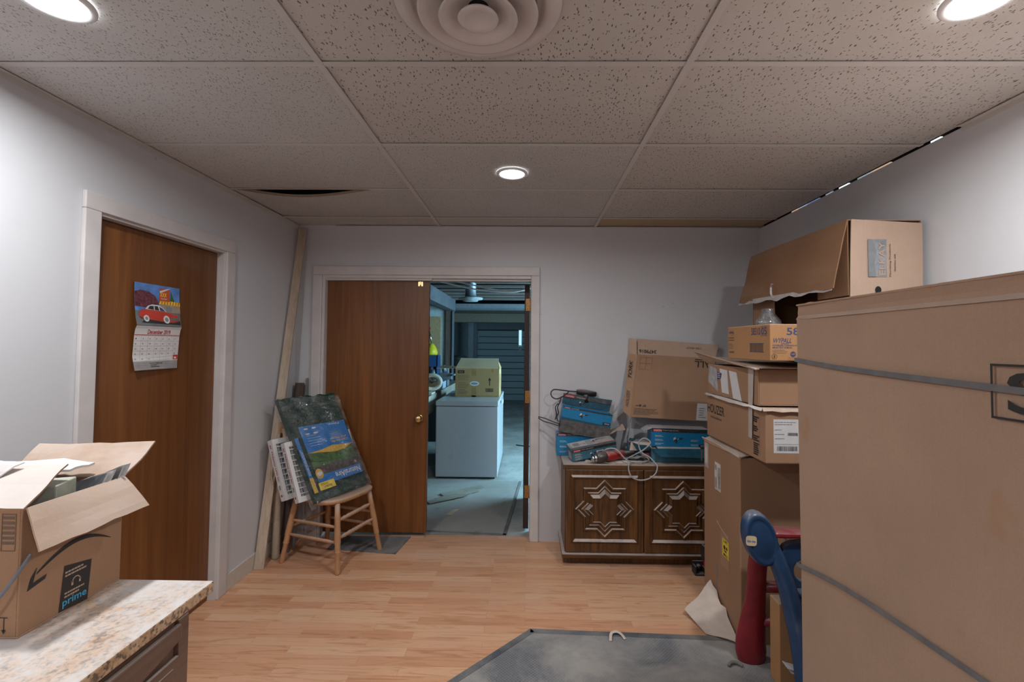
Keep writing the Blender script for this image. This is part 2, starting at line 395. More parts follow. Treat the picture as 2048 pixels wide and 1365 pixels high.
def thing(name, label, cat, loc, group=None):
    o = bpy.data.objects.new(name, None); COL.objects.link(o); o.empty_display_size = .05; o.location = loc
    o['label'] = label; o['category'] = cat
    if group: o['group'] = group
    return o
def tag(o, label, cat, group=None):
    o['label'] = label; o['category'] = cat
    if group: o['group'] = group
    return o
_tx = {}
def glyphs(txt):
    """outline triangles of a text in a unit-high box: verts, faces, width, height"""
    if txt in _tx: return _tx[txt]
    c = bpy.data.curves.new('t', 'FONT'); c.body = txt; c.resolution_u = 3; c.offset = .014
    o = bpy.data.objects.new('t', c); COL.objects.link(o); bpy.context.view_layer.update()
    me = bpy.data.meshes.new_from_object(o.evaluated_get(bpy.context.evaluated_depsgraph_get()))
    vs = [v.co.copy() for v in me.vertices]; fs = [tuple(p.vertices) for p in me.polygons]
    bpy.data.objects.remove(o); bpy.data.curves.remove(c); bpy.data.meshes.remove(me)
    x0 = min(v.x for v in vs); x1 = max(v.x for v in vs); y0 = min(v.y for v in vs); y1 = max(v.y for v in vs)
    r = ([((v.x-x0)/(x1-x0), (v.y-y0)/(y1-y0)) for v in vs], fs); _tx[txt] = r; return r
class Face:
    """a flat frame on a surface: o origin (bottom left), u to the right, v up; art is laid on it in thin layers"""
    def __init__(s, mb, o, u, v, lift=.0008, bend=None):
        s.mb = mb; s.o = Vector(o); s.u = Vector(u).normalized(); s.v = Vector(v).normalized(); s.n = s.u.cross(s.v).normalized(); s.k = lift; s.bend = bend
    def p(s, x, y, l=1):
        q = s.o+s.u*x+s.v*y+s.n*(s.k*l)
        if s.bend: q = q+s.bend(x, y)
        return q
    def rect(s, x0, y0, x1, y1, m, l=1, seg=1):
        for i in range(seg):
            a = y0+(y1-y0)*i/seg; b = y0+(y1-y0)*(i+1)/seg
            s.mb.add([s.p(x0, a, l), s.p(x1, a, l), s.p(x1, b, l), s.p(x0, b, l)], [(0, 1, 2, 3)], m)
    def poly(s, pts, m, l=1): s.mb.add([s.p(x, y, l) for x, y in pts], [tuple(range(len(pts)))], m)
    def disc(s, x, y, r, m, l=1, n=24, ry=None):
        s.poly([(x+r*math.cos(2*PI*k/n), y+(ry or r)*math.sin(2*PI*k/n)) for k in range(n)], m, l)
    def frame(s, x0, y0, x1, y1, w, m, l=1):
        s.rect(x0, y0, x1, y0+w, m, l); s.rect(x0, y1-w, x1, y1, m, l); s.rect(x0, y0+w, x0+w, y1-w, m, l); s.rect(x1-w, y0+w, x1, y1-w, m, l)
    def text(s, t, x, y, w, h, m, l=2, rot=0, slant=0):
        vs, fs = glyphs(t); out = []
        for a, b in vs:
            if rot == 0: q = (x+a*w+slant*b*h, y+b*h)
            elif rot == 90: q = (x+(1-b)*w, y+a*h)
            elif rot == 180: q = (x+(1-a)*w-slant*b*h, y+(1-b)*h)
            else: q = (x+b*w, y+(1-a)*h)
            out.append(s.p(q[0], q[1], l))
        s.mb.add(out, fs, m)
    def lines(s, x, y, w, n, dy, h, m, l=2, seed=1, vert=False):
        r = random.Random(seed)
        for i in range(n):
            ww = w*r.uniform(.55, 1); xx = x
            while xx < x+ww:
                q = min(r.uniform(.05, .16)*w, x+ww-xx)
                if vert: s.rect(y-i*dy, xx, y-i*dy+h, xx+q*.85, m, l)
                else: s.rect(xx, y-i*dy, xx+q*.85, y-i*dy+h, m, l)
                xx += q
    def bars(s, x, y, w, h, m, l=2, seed=2, vert=False):
        r = random.Random(seed); q = 0
        L = h if vert else w
        while q < L:
            b = r.uniform(.012, .035)*L
            if q+b > L: break
            if vert: s.rect(x, y+q, x+w, y+q+b, m, l)
            else: s.rect(x+q, y, x+q+b, y+h, m, l)
            q += b+r.uniform(.012, .03)*L
def carton(p, x0, x1, y0, y1, z0, z1, m, t=.005, bottom=True, walls='xXyYt', name='walls'):
    """hollow box; walls: x = low X side, X high X, y low Y, Y high Y, t = closed top"""
    b = MB()
    if bottom: b.box(x0, x1, y0, y1, z0, z0+t, m)
    if 'x' in walls: b.box(x0, x0+t, y0, y1, z0+t, z1, m)
    if 'X' in walls: b.box(x1-t, x1, y0, y1, z0+t, z1, m)
    if 'y' in walls: b.box(x0+t, x1-t, y0, y0+t, z0+t, z1, m)
    if 'Y' in walls: b.box(x0+t, x1-t, y1-t, y1, z0+t, z1, m)
    if 't' in walls: b.box(x0, x1, y0, y1, z1, z1+t, m)
    return b.build(name, p, .0025)
def smooth_path(pts, k=6):
    P = [Vector(p) for p in pts]; out = []
    for i in range(len(P)-1):
        a = P[max(i-1, 0)]; b = P[i]; c = P[i+1]; d = P[min(i+2, len(P)-1)]
        for j in range(k):
            t = j/k; out.append(.5*((2*b)+(c-a)*t+(2*a-5*b+4*c-d)*t*t+(3*b-a-3*c+d)*t**3))
    out.append(P[-1]); return out
def RZ(a): return Matrix.Rotation(a, 3, 'Z')

# ------------------------------------------------------------------ room shell
XL, XR, YB, H, YN = -1.815, 1.805, 3.557, 2.434, -2.6
def struct(mb, name, bevel=0, parent=None):
    o = mb.build(name, parent, bevel)
    if parent is None: o['kind'] = 'structure'
    return o
struct(MB().box(-1.97, 1.95, YN, 3.645, -.05, 0, 'floor'), 'floor')
struct(MB().box(-4.2, 3.2, 3.645, 12.7, -.06, -.004, 'conc'), 'floor_garage')
wl = MB().box(XL-.13, XL, YN, 1.87, 0, 2.75, 'wall').box(XL-.13, XL, 2.715, YB, 0, 2.75, 'wall').box(XL-.13, XL, 1.87, 2.715, 2.062, 2.75, 'wall')
struct(wl, 'wall_left')
wr = MB().box(XR, XR+.1, YN, 1.9, 0, 2.75, 'wall').box(XR, XR+.1, 1.9, YB, 0, H-.006, 'wall'); struct(wr, 'wall_right')
wb = MB().box(XL-.13, -1.61, YB, YB+.2, 0, 2.75, 'wall').box(.045, XR+.1, YB, YB+.2, 0, 2.75, 'wall').box(-1.61, .045, YB, YB+.2, 2.05, 2.75, 'wall')
struct(wb, 'wall_back')
struct(MB().box(XL-.13, XR+.1, YN-.1, YN, 0, 2.75, 'wall'), 'wall_behind')
struct(MB().box(XL-.13, XR+.1, YN, YB+.2, 2.75, 2.8, 'dark'), 'ceiling_deck')  # coloured near-black so the gap above the sagging tile looks unlit
# hollow behind the left door
struct(MB().box(-2.2, -2.1, 1.7, 2.9, 0, 2.3, 'voidshade'), 'wall_closet')
# ceiling tiles, the drooping one is left out and built below
bx = [-1.97, -.696, .524, 1.93]; rows = [1.477+.61*k for k in range(-6, 5)]
ct = MB(); rnd = random.Random(3)
for j in range(len(rows)):
    y0 = rows[j-1] if j else YN; y1 = min(rows[j], YB+.02)
    for i in range(3):
        x0 = max(bx[i], XL-.01); x1 = min(bx[i+1], XR-.002)
        if i == 0 and j == 9: continue
        mt = 'tile2' if (i == 2 or (i == 1 and j in (6, 7))) else 'tile'
        if i == 2 and j == 10: mt = 'tile3'
        dz = rnd.uniform(.002, .006)
        ct.box(x0+.003, x1-.003, y0+.003, y1-.003, H+dz, H+dz+.015, mt)
struct(ct, 'ceiling')
gb = MB()
for i, x in enumerate(bx[1:3]): gb.box(x-.012, x+.012, YN, YB, H-.002, H+.001, 'tbar').box(x-.002, x+.002, YN, YB, H, H+.035, 'tbar')
for y in rows[:-1]:
    for a, b in ((XL, bx[1]-.012), (bx[1]+.012, bx[2]-.012), (bx[2]+.012, XR-.008)):
        gb.box(a, b, y-.012, y+.012, H-.001, H+.001, 'tbar').box(a, b, y-.002, y+.002, H, H+.03, 'tbar')
gb.box(XL, XL+.02, YN, YB, H-.003, H-.001, 'tbar').box(XL, XL+.002, YN, YB, H-.022, H, 'tbar')
gb.box(XR-.02, XR, YN, 1.9, H-.003, H-.001, 'tbar').box(XR-.002, XR, YN, 1.9, H-.022, H, 'tbar')
gb.box(XL+.3, XR, YB-.02, YB, H-.003, H-.001, 'tbar')
struct(gb, 'trim_1')
# glowing coloured chips stand in for the lit space over the right wall
gp = MB()
for a, b, k in ((2.02, 2.07, 'glowchip1'), (2.30, 2.42, 'glowchip2'), (2.42, 2.53, 'glowchip3'), (2.60, 2.68, 'glowchip1'), (2.74, 2.80, 'glowchip3'), (2.86, 2.98, 'glowchip4'), (2.98, 3.08, 'glowchip3'), (3.08, 3.16, 'glowchip2')):
    if k not in M: M[k] = emis('next room '+k, {'glowchip1': (.85, .93, 1), 'glowchip2': (.9, .6, .4), 'glowchip3': (.45, .52, .6), 'glowchip4': (.2, .35, .7)}[k], {'glowchip1': 1.3, 'glowchip2': .55, 'glowchip3': .5, 'glowchip4': .35}[k])
    gp.box(XR+.02, XR+.03, a, b, H-.03, H+.012, k)
gp.box(XR+.035, XR+.04, 1.85, YB, H-.03, H+.03, 'voidshade')  # near-black strip paints the unlit space behind the gap
struct(gp, 'trim_2')
st_ = MB()
x0, x1, y0, y1 = XL+.012, bx[1]-.016, rows[8]+.008, rows[9]+.0
nx, ny = 24, 10
def sag(a, b): return -.052*math.sin(PI*min(1, a/.82))**1.1*(1-b)**.8 - .006*b*math.sin(PI*a)
P0 = V(x0, y1, H+.004)
# front of the sheet faces down
st_.sheet((x0, y0, H+.004), (x0, y1, H+.010), (x1, y1, H+.010), (x1, y0, H+.004), .016, 'tile', 10, 24, bend=lambda a, b: -sag(b, a), mback='tileedge')
tag(st_.build('ceiling_tile'), 'sagging ceiling tile by the left wall with a dark gap along its front edge', 'ceiling tile')

# casings and jambs
t3 = MB()
for a, b in ((1.812, 1.885), (2.695, 2.770)): t3.box(XL, XL+.018, a, b, 0, 2.052, 'trim')
t3.box(XL, XL+.018, 1.812, 2.770, 2.052, 2.125, 'trim')
struct(t3, 'trim_3', .004)
t3 = MB()
t3.box(XL-.13, XL+.004, 1.87, 1.895, 0, 2.062, 'trim').box(XL-.13, XL+.004, 2.685, 2.715, 0, 2.062, 'trim').box(XL-.13, XL+.004, 1.895, 2.685, 2.04, 2.062, 'trim')
struct(t3, 'trim_4', .002)
t5 = MB()
t5.box(-1.685, -1.612, YB-.02, YB, 0, 2.045, 'trim').box(.03, .097, YB-.02, YB, 0, 2.045, 'trim').box(-1.685, .097, YB-.02, YB, 2.045, 2.115, 'trim')
struct(t5, 'trim_5', .006)
t6 = MB()
t6.box(-1.612, -1.590, YB-.006, YB+.2, 0, 2.05, 'trim').box(.028, .047, YB-.006, YB+.2, 0, 2.05, 'trim').box(-1.59, .028, YB-.006, YB+.2, 2.022, 2.05, 'trim')
t6.box(-1.59, -.75, YB+.005, YB+.04, 2.006, 2.022, 'trim').box(-.75, .028, YB+.02, YB+.045, 2.006, 2.022, 'trim')
struct(t6, 'trim_6', .002)
struct(MB().box(XL, XL+.012, 2.77, YB, 0, .10, 'creamtrim'), 'baseboard_left', .002)
struct(MB().box(XL+.012, -1.685, YB-.012, YB, 0, .10, 'trim'), 'baseboard_back', .002)

# doors
d1 = MB().box(-1.895, -1.852, 1.897, 2.683, .008, 2.036, 'door'); o = d1.build('door_1', None, .002); o['kind'] = 'structure'
d2 = MB().box(-1.588, -.778, 3.60, 3.635, .032, 2.006, 'door'); o2 = d2.build('door_2', None, .002); o2['kind'] = 'structure'
k = MB(); k.tubeprof(V(-.842, 3.60, .924), V(0, -.062, 0), [(0, .030), (.08, .031), (.12, .027), (.3, .013), (.45, .014), (.58, .024), (.78, .029), (.93, .024), (1, .013), (1.01, 0)], 'brass')
k.build('door_knob', o2)
k = MB(); k.box(-.866, -.852, 3.592, 3.600, 1.965, 2.0, 'brass').box(-.842, -.828, 3.592, 3.600, 1.965, 2.0, 'brass').box(-.850, -.844, 3.588, 3.6, 1.975, 2.01, 'brass'); k.build('ball_catch', o2)
d3 = MB().box(-.022, .022, 3.765, 4.55, .012, 2.006, 'dooredge'); o3 = d3.build('door_3', None, .002); o3['kind'] = 'structure'
for z in (1.838, 1.08, .311):
    h = MB().box(-.012, .026, 3.757, 3.7645, z-.05, z+.05, 'brassflat')
    f = Face(h, (-.012, 3.757, z-.05), (1, 0, 0), (0, 0, 1))
    for q in ((.012, .015), (.026, .04), (.012, .062), (.026, .085)): f.disc(q[0], q[1], .003, 'ink', 1, 8)
    h.tube([V(.026, 3.76, z-.05), V(.026, 3.76, z+.05)], .005, 'brassflat', 8); h.build('hinge', o3)

# ------------------------------------------------------------------ ceiling fittings
def downlight(x, y, label, r=.083, watt=None):
    watt = watt or WATT
    t = thing('ceiling_light', label, 'ceiling light', (x, y, H-.01), 'recessed ceiling downlights')
    b = MB(); z = H-.003; prof = [(r-.018, z-.002), (r-.015, z-.007), (r-.006, z-.008), (r, z-.003), (r, z+.002)]; n = 48; vs = []; fs = []
    for q, zz in prof: vs += [V(x+q*math.cos(2*PI*k/n), y+q*math.sin(2*PI*k/n), zz) for k in range(n)]
    for i in range(len(prof)-1):
        for k in range(n): l = (k+1) % n; fs.append((i*n+k, i*n+l, (i+1)*n+l, (i+1)*n+k))
    b.add(vs, fs, 'lamptrim', True); b.build('trim_ring', t)
    b = MB(); b.add([V(x+(r-.0165)*math.cos(2*PI*k/n), y+(r-.0165)*math.sin(2*PI*k/n), z-.004) for k in range(n)], [tuple(range(n))], 'lens'); b.build('lens', t)
    ld = bpy.data.lights.new('downlight', 'AREA'); ld.shape = 'DISK'; ld.size = 2*(r-.02); ld.energy = watt; ld.spread = math.radians(172); ld.color = (.955, .985, 1)
    lo = bpy.data.objects.new('lamp', ld); COL.objects.link(lo); lo.parent = t; lo.matrix_parent_inverse = Matrix.Translation(-Vector(t.location)); lo.location = (x, y, z-.0065)
downlight(-.088, 2.432, 'small round ceiling downlight above the double doors', .083, WATT*.4)
downlight(-1.29, 1.19, 'round ceiling downlight above the left wall, cut by the photo edge', .088)
downlight(1.19, 1.19, 'round ceiling downlight above the right wall, cut by the photo edge', .088)
for x, lab in ((-1.25, 'left wall'), (1.15, 'right wall')): downlight(x, -1.0, 'round ceiling downlight near the '+lab+' in the room part behind the viewer', .088)
t = thing('ceiling_vent', 'round white ceiling air vent of nested rings', 'ceiling vent', (-.14, 1.215, H-.05))
vx, vy = -.14, 1.215
def ringmesh(prof, name, m='vent'):
    b = MB(); n = 64; vs = []; fs = []
    for q, zz in prof: vs += [V(vx+q*math.cos(2*PI*k/n), vy+q*math.sin(2*PI*k/n), zz) for k in range(n)]
    for i in range(len(prof)-1):
        for k in range(n): l = (k+1) % n; fs.append((i*n+k, i*n+l, (i+1)*n+l, (i+1)*n+k))
    b.add(vs, fs, m, True); return b.build(name, t)
zc = H
ringmesh([(.228, zc-.001), (.224, zc-.006), (.205, zc-.011), (.185, zc-.012), (.178, zc-.004), (.172, zc+.001), (.160, zc+.001)], 'flange')
ringmesh([(.082, zc+.004), (.118, zc-.004), (.140, zc-.012), (.160, zc-.026), (.164, zc-.031), (.158, zc-.033), (.136, zc-.022), (.112, zc-.012), (.080, zc-.002)], 'outer_cone')
ringmesh([(.030, zc+.002), (.066, zc-.010), (.085, zc-.020), (.104, zc-.036), (.108, zc-.042), (.102, zc-.044), (.082, zc-.032), (.060, zc-.018), (.028, zc-.006)], 'middle_cone')
ringmesh([(.0005, zc-.039), (.028, zc-.039), (.034, zc-.043), (.050, zc-.044), (.056, zc-.041), (.052, zc-.036), (.03, zc-.028), (.0005, zc-.024)], 'centre_dish')
ringmesh([(.0005, zc+.0005), (.15, zc+.0005)], 'duct_shade_disc', 'voidshade')  # flat black disc paints the shade inside the duct

# ------------------------------------------------------------------ calendar on the left door
def calendar():
    X = -1.849; y0, y1 = 2.108, 2.386; t = thing('wall_calendar', 'wall calendar with a red car picture hanging on the brown left door', 'calendar', (X, 2.25, 1.37))
    W = y1-y0
    # frame: u = +Y, v = +Z, normal = +X
    def bend(x, y):   # y measured from 1.37
        a = x/W
        zz = y/.42
        c = .004+.012*math.sin(PI*max(0, min(1, zz*1.05)))**2*(1 if zz > .5 else .6)+.05*max(0, .16-zz)*(1-a)*2.0
        fold = .014*math.exp(-((y-.213)/.03)**2)
        return V(c+fold*0.5, 0, 0)
    pg = MB(); f = Face(pg, (X, y0, 1.37), (0, 1, 0), (0, 0, 1), .0006, bend)
    f.rect(0, 0, W, .042, 'silver2', 0, 4); f.rect(0, .042, W, .213, 'white', 0, 12); pg.build('date_page', t)
    g = MB(); f = Face(g, (X, y0, 1.37), (0, 1, 0), (0, 0, 1), .0006, bend)
    f.rect(0, .168, W, .171, 'red', 1, 2); f.text('December 2019', W*.26, .174, W*.5, .022, 'red', 2)
    for i in range(1, 6): f.rect(0.004, .042+i*.0245, W-.004, .0427+i*.0245, 'grey', 1)
    for i in range(1, 7): f.rect(W*i/7, .043, W*i/7+.0007, .162, 'grey', 1, 8)
    dn = 1
    for r in range(5):
        for c_ in range(7):
            if dn > 31 : break
            f.text(str(dn), W*c_/7+.008, .148-r*.0245, .006 if dn < 10 else .009, .006, 'red' if (r == 3 and c_ in (0, 1, 3)) else 'inkfade', 2); dn += 1
    f.text('THE OLD DRIVE INN', W*.33, .028, W*.3, .006, 'ink', 2); f.lines(W*.36, .021, W*.22, 2, .008, .003, 'ink', 2)
    f.rect(W*.88, .046, W-.002, .070, 'red', 1); f.rect(W*.9, .05, W*.96, .06, 'white', 2)
    g.build('date_print', t)
    pc = MB(); f = Face(pc, (X, y0, 1.37), (0, 1, 0), (0, 0, 1), .0006, bend); Y0 = .215; HT = .204
    f.rect(0, Y0, W, Y0+.07, 'road', 0, 4); f.rect(0, Y0+.07, W, Y0+HT, 'skyblue', 0, 8)
    f.poly([(0, Y0+.09), (W*.5, Y0+.085), (W*.5, Y0+.12), (W*.42, Y0+.15), (W*.3, Y0+.165), (W*.12, Y0+.17), (0, Y0+.16)], 'redtree', 1)
    f.poly([(W*.75, Y0+.1), (W*.9, Y0+.1), (W*.86, Y0+.14), (W*.79, Y0+.18)], 'leaf', 1)
    f.rect(W*.52, Y0+.07, W, Y0+.115, 'tanwall', 2, 2); f.rect(W*.66, Y0+.075, W*.8, Y0+.1, 'grey', 3)
    f.poly([(W*.5, Y0+.11), (W, Y0+.108), (W, Y0+.128), (W*.55, Y0+.132)], 'yellow', 3)
    for i in range(7): f.poly([(W*(.55+i*.065), Y0+.11), (W*(.575+i*.065), Y0+.11), (W*(.59+i*.065), Y0+.129), (W*(.565+i*.065), Y0+.129)], 'orange', 4)
    f.poly([(W*.5, Y0+.125), (W*.75, Y0+.125), (W*.76, Y0+.19), (W*.53, Y0+.19)], 'orangered', 3)
    f.poly([(W*.52, Y0+.175), (W*.70, Y0+.192), (W*.76, Y0+.192), (W*.53, Y0+.165)], 'white', 4)
    f.text('XXX', W*.53, Y0+.148, W*.15, .02, 'yellow', 5); f.text('Root Beer', W*.55, Y0+.135, W*.14, .008, 'white', 5)
    f.poly([(W*.1, Y0+.015), (W*.97, Y0+.012), (W*.97, Y0+.03), (W*.2, Y0+.035)], 'ink', 5)
    car = [(.06, .06), (.07, .045), (.12, .038), (.5, .026), (.78, .022), (.93, .03), (.95, .05), (.9, .065), (.7, .078), (.58, .082), (.2, .09), (.1, .082)]
    f.poly([(W*a, Y0+b*.9) for a, b in car], 'carred', 6)
    f.poly([(W*a, Y0+b*.9) for a, b in [(.19, .088), (.25, .107), (.34, .116), (.5, .115), (.58, .1), (.66, .08), (.55, .083)]], 'white', 7)
    f.poly([(W*a, Y0+b*.9) for a, b in [(.24, .09), (.29, .107), (.37, .108), (.37, .087)]], 'ink', 8)
    f.poly([(W*a, Y0+b*.9) for a, b in [(.39, .087), (.39, .109), (.46, .108), (.49, .085)]], 'ink', 8)
    f.poly([(W*a, Y0+b*.9) for a, b in [(.51, .085), (.49, .107), (.56, .099), (.63, .082)]], 'navy', 8)
    f.poly([(W*.72, Y0+.03), (W*.95, Y0+.033), (W*.94, Y0+.048), (W*.74, Y0+.045)], 'metal', 8)
    for x, r in ((.2, .016), (.64, .02)): f.disc(W*x, Y0+.034, r, 'white', 8); f.disc(W*x, Y0+.034, r*.55, 'grey', 9)
    pc.build('picture_page', t)
M['silver2'] = plain('silver grey paper', (.33, .31, .31), .4); M['carred'] = plain('red car print', (.52, .055, .035), .4); M['road'] = plain('road print', (.17, .17, .18), .5)
M['skyblue'] = plain('sky print', (.10, .22, .52), .5, var=.4, scale=14); M['redtree'] = plain('autumn tree print', (.13, .035, .05), .5, var=.7, scale=90)
M['tanwall'] = plain('tan print', (.33, .27, .2), .5); M['orange'] = plain('orange print', (.62, .14, .02), .5); M['orangered'] = plain('orange red print', (.52, .09, .03), .5)
calendar()

# ------------------------------------------------------------------ vanity with granite top and open parcel box
def vanity():
    t = thing('vanity_cabinet', 'brown wooden drawer cabinet with mottled granite top against left wall', 'cabinet', (-1.35, .8, 0))
    zt = .85; x1 = -.857; y1 = 1.268
    b = MB(); b.box(XL+.002, x1, .1, y1, zt-.03, zt, 'granite'); b.build('countertop', t, .004)
    b = MB(); b.box(XL+.002, -.905, .13, 1.225, .0, zt-.062, 'vanity'); b.box(-.905, -.892, 1.19, 1.225, .02, zt-.062, 'vanity').box(-.905, -.892, .13, .165, .02, zt-.062, 'vanity')
    b.box(-.905, -.894, .165, 1.19, .0, .08, 'vanity'); b.build('body', t, .002)
    b = MB(); pr = [(0, 0), (.010, .004), (.022, .010), (.028, .020), (.032, .032)]
    b.prism([V(-.905, .11, zt-.062), V(-.896, .11, zt-.062), V(-.884, .11, zt-.05), V(-.878, .11, zt-.038), V(-.874, .11, zt-.03), V(-.905, .11, zt-.03)], V(0, 1.14, 0), 'vanity'); b.build('moulding', t, .001)
    # curved apron drawer front, then flat drawers
    b = MB(); n = 20; ya, yb = .45, 1.185
    pts = []
    for i in range(n+1):
        a = i/n; y = yb-(yb-ya)*a; dz = .035+.045*math.sin(PI*min(1, a*1.1)); pts.append((y, zt-.07-dz))
    poly = [V(-.893, yb, zt-.066)]+[V(-.893, y, z) for y, z in pts]+[V(-.893, ya, zt-.066)]
    b.prism(poly, V(.014, 0, 0), 'vanity'); b.build('apron', t, .004)
    for i, (z0, z1) in enumerate(((.50, .705), (.29, .48), (.09, .27))):
        b = MB(); b.box(-.893, -.884, .72, 1.182, z0, z1, 'vanity'); b.box(-.885, -.881, .74, 1.162, z0+.02, z1-.02, 'vanity'); d = b.build('drawer', t, .003)
        zz = (z0+z1)/2+.045 if i == 0 else (z0+z1)/2
        b = MB(); b.tube(smooth_path([V(-.882, 1.0, zz), V(-.862, .995, zz), V(-.856, .95, zz), V(-.862, .905, zz), V(-.882, .9, zz)]), .006, 'lamptrim', 8); b.build('handle', d)
    for z0, z1 in ((.09, .705),):
        b = MB(); b.box(-.893, -.884, .17, .70, z0, z1, 'vanity'); b.box(-.885, -.881, .2, .67, z0+.03, z1-.03, 'vanity'); b.build('door', t, .003)
vanity()
def parcel():
    zb, zt = .85, 1.132; x0, x1, y0, y1 = -1.44, -1.115, 1.008, 1.262
    t = thing('parcel_box', 'open brown parcel box with black curved arrow, on the granite top', 'box', ((x0+x1)/2, (y0+y1)/2, zb))
    carton(t, x0, x1, y0, y1, zb, zt, 'card', .004, walls='xXyY')
    b = MB(); b.sheet((x1+.004, y0+.004, zt), (x1+.004, y1-.004, zt), (x1+.062, y1+.012, zt-.083), (x1+.052, y0-.012, zt-.088), .004, 'cardlite', 8, 6, .0015, 1, .002, 'inner'); b.build('side_flap', t)
    b = MB(); b.sheet((x0, y1, zt), (x1, y1, zt), (-1.13, 1.386, 1.202), (-1.45, 1.35, 1.2), .004, 'card', 8, 6, .003, 2, .003, 'inner'); b.build('far_flap', t)
    b = MB(); b.sheet((x0, y0, zt+.001), (x1+.002, y0, zt+.001), (-1.158, 1.148, 1.196), (-1.47, 1.14, 1.19), .004, 'dustflap', 8, 6, .006, 3, .003, 'card'); b.build('near_flap', t)
    b = MB(); b.sheet((x0-.004, y1, zt), (x0-.004, y0, zt), (x0-.08, y0-.01, zt+.075), (x0-.09, y1, zt+.085), .004, 'inner', 6, 4, .004, 5, .002, 'cardlite'); b.build('wall_side_flap', t)
    b = MB(); f = Face(b, (x1, y0, zb), (0, 1, 0), (0, 0, 1))
    # black label
    f.poly([(.088, .006), (.16, .0), (.168, .098), (.098, .112)], 'ink', 1)
    f.text('prime', .096, .010, .06, .022, 'primeblue', 2, slant=0); f.lines(.10, .092, .055, 2, .008, .004, 'cardlite', 2, 5); f.lines(.10, .042, .055, 2, .008, .004, 'cardlite', 2, 6)
    n = 14
    for k_ in range(n):
        a0 = PI*k_/n; a1 = PI*(k_+1)/n; f.poly([(.128+.011*math.cos(a0), .062+.013*math.sin(a0)), (.128+.0085*math.cos(a0), .062+.0105*math.sin(a0)), (.128+.0085*math.cos(a1), .062+.0105*math.sin(a1)), (.128+.011*math.cos(a1), .062+.013*math.sin(a1))], 'cardlite', 2)
    f.rect(.116, .056, .121, .067, 'cardlite', 2); f.rect(.135, .056, .14, .067, 'cardlite', 2)
    # curved arrow
    up = []; lo = []
    for i in range(17):
        a = i/16; x = .035+.185*a; y = .112+.050*math.sin(PI*(.08+.80*a)); w_ = .0015+.010*math.sin(PI*min(1, a*.9+.1))
        up.append((x, y+w_*.55)); lo.append((x, y-w_*.45))
    f.poly(up+lo[::-1], 'ink', 1); f.poly([(.016, .094), (.022, .120), (.036, .140), (.031, .120), (.028, .108), (.058, .114), (.054, .104)], 'ink', 1)
    b.build('arrow_print', t)
    b = MB(); f = Face(b, (x0, y0, zb), (1, 0, 0), (0, 0, 1)); W = x1-x0
    f.frame(W-.045, .19, W-.012, .272, .002, 'inkfade', 1)
    for i in range(6): f.rect(W-.042, .205+i*.011, W-.016, .211+i*.011, 'inkfade', 1)
    b.build('symbol_print', t); b = MB(); f = Face(b, (x0, y0, zb), (1, 0, 0), (0, 0, 1)); f.rect(W-.05, .045, W-.022, .047, 'ink', 1)
    for q in (.043, .03): f.rect(W-q-.001, .018, W-q+.001, .045, 'ink', 1); f.poly([(W-q-.005, .02), (W-q+.005, .02), (W-q, .01)], 'ink', 1)
    b.build('end_marks', t)
    # contents, each a thing
    b = MB(); b.box(-1.235, -1.15, 1.085, 1.17, .96, 1.155, 'palebox', RZ(.35)); tag(b.build('paper_carton', None, .003), 'small pale green carton standing inside the open parcel box', 'carton')
    for i, (dx, a, h, l) in enumerate(((0, .25, .012, 'foremost of the grey booklets'), (.012, .2, .016, 'second of the grey booklets'), (.028, .12, .020, 'third of the grey booklets'), (.045, .05, .026, 'rearmost of the grey booklets'))):
        b = MB(); m_ = 'greybook' if i % 2 == 0 else 'greybook2'
        b.sheet((-1.285+dx, 1.20+dx*.5, 1.00), (-1.145+dx*.3, 1.20+dx*.9, 1.05), (-1.115+dx*.35, 1.215+dx, 1.145+h*.9), (-1.255+dx, 1.205+dx*.5, 1.10+h), .006, m_, 6, 4, .004, i+4, .002, 'dustpaper')
        tag(b.build('booklet'), l+' sticking up from the open parcel box', 'booklet', 'booklets in the parcel box')
    b = MB(); b.sheet((-1.38, 1.15, 1.175), (-1.22, 1.18, 1.165), (-1.20, 1.265, 1.172), (-1.37, 1.26, 1.178), .006, 'dustpaper', 8, 6, .008, 9, .01); tag(b.build('crumpled_paper'), 'pale crumpled paper heaped on top of the parcel box contents', 'paper')
    b = MB(); b.sheet((-1.47, 1.05, 1.166), (-1.29, 1.04, 1.160), (-1.25, 1.13, 1.203), (-1.46, 1.15, 1.212), .003, 'dustpaper', 8, 6, .009, 12, .01); tag(b.build('grey_paper'), 'grey dusty paper lying on the raised near flap of parcel box', 'paper')
    b = MB(); b.tube(smooth_path([V(-1.105, 1.02, 1.03), V(-1.115, 1.0, .99), V(-1.135, .985, .95), V(-1.17, .975, .915), V(-1.23, .968, .885), V(-1.32, .965, .862), V(-1.45, .97, .855)]), .0035, 'cordgrey', 8)
    tag(b.build('cable'), 'thin grey cable curving across the parcel box front', 'cable')
M['dustflap'] = card('dust covered flap', (.56, .48, .44), .9); M['primeblue'] = plain('bright blue ink', (.05, .38, .62), .5)
M['palebox'] = plain('pale green carton board', (.43, .46, .38), .7, dust=.3); M['greybook'] = plain('grey cover', (.13, .135, .15), .7, var=.3, dust=.5)
M['greybook2'] = plain('light grey cover', (.38, .38, .39), .7, var=.2, dust=.5); M['cordgrey'] = plain('blue grey cable', (.16, .18, .22), .5)
parcel()

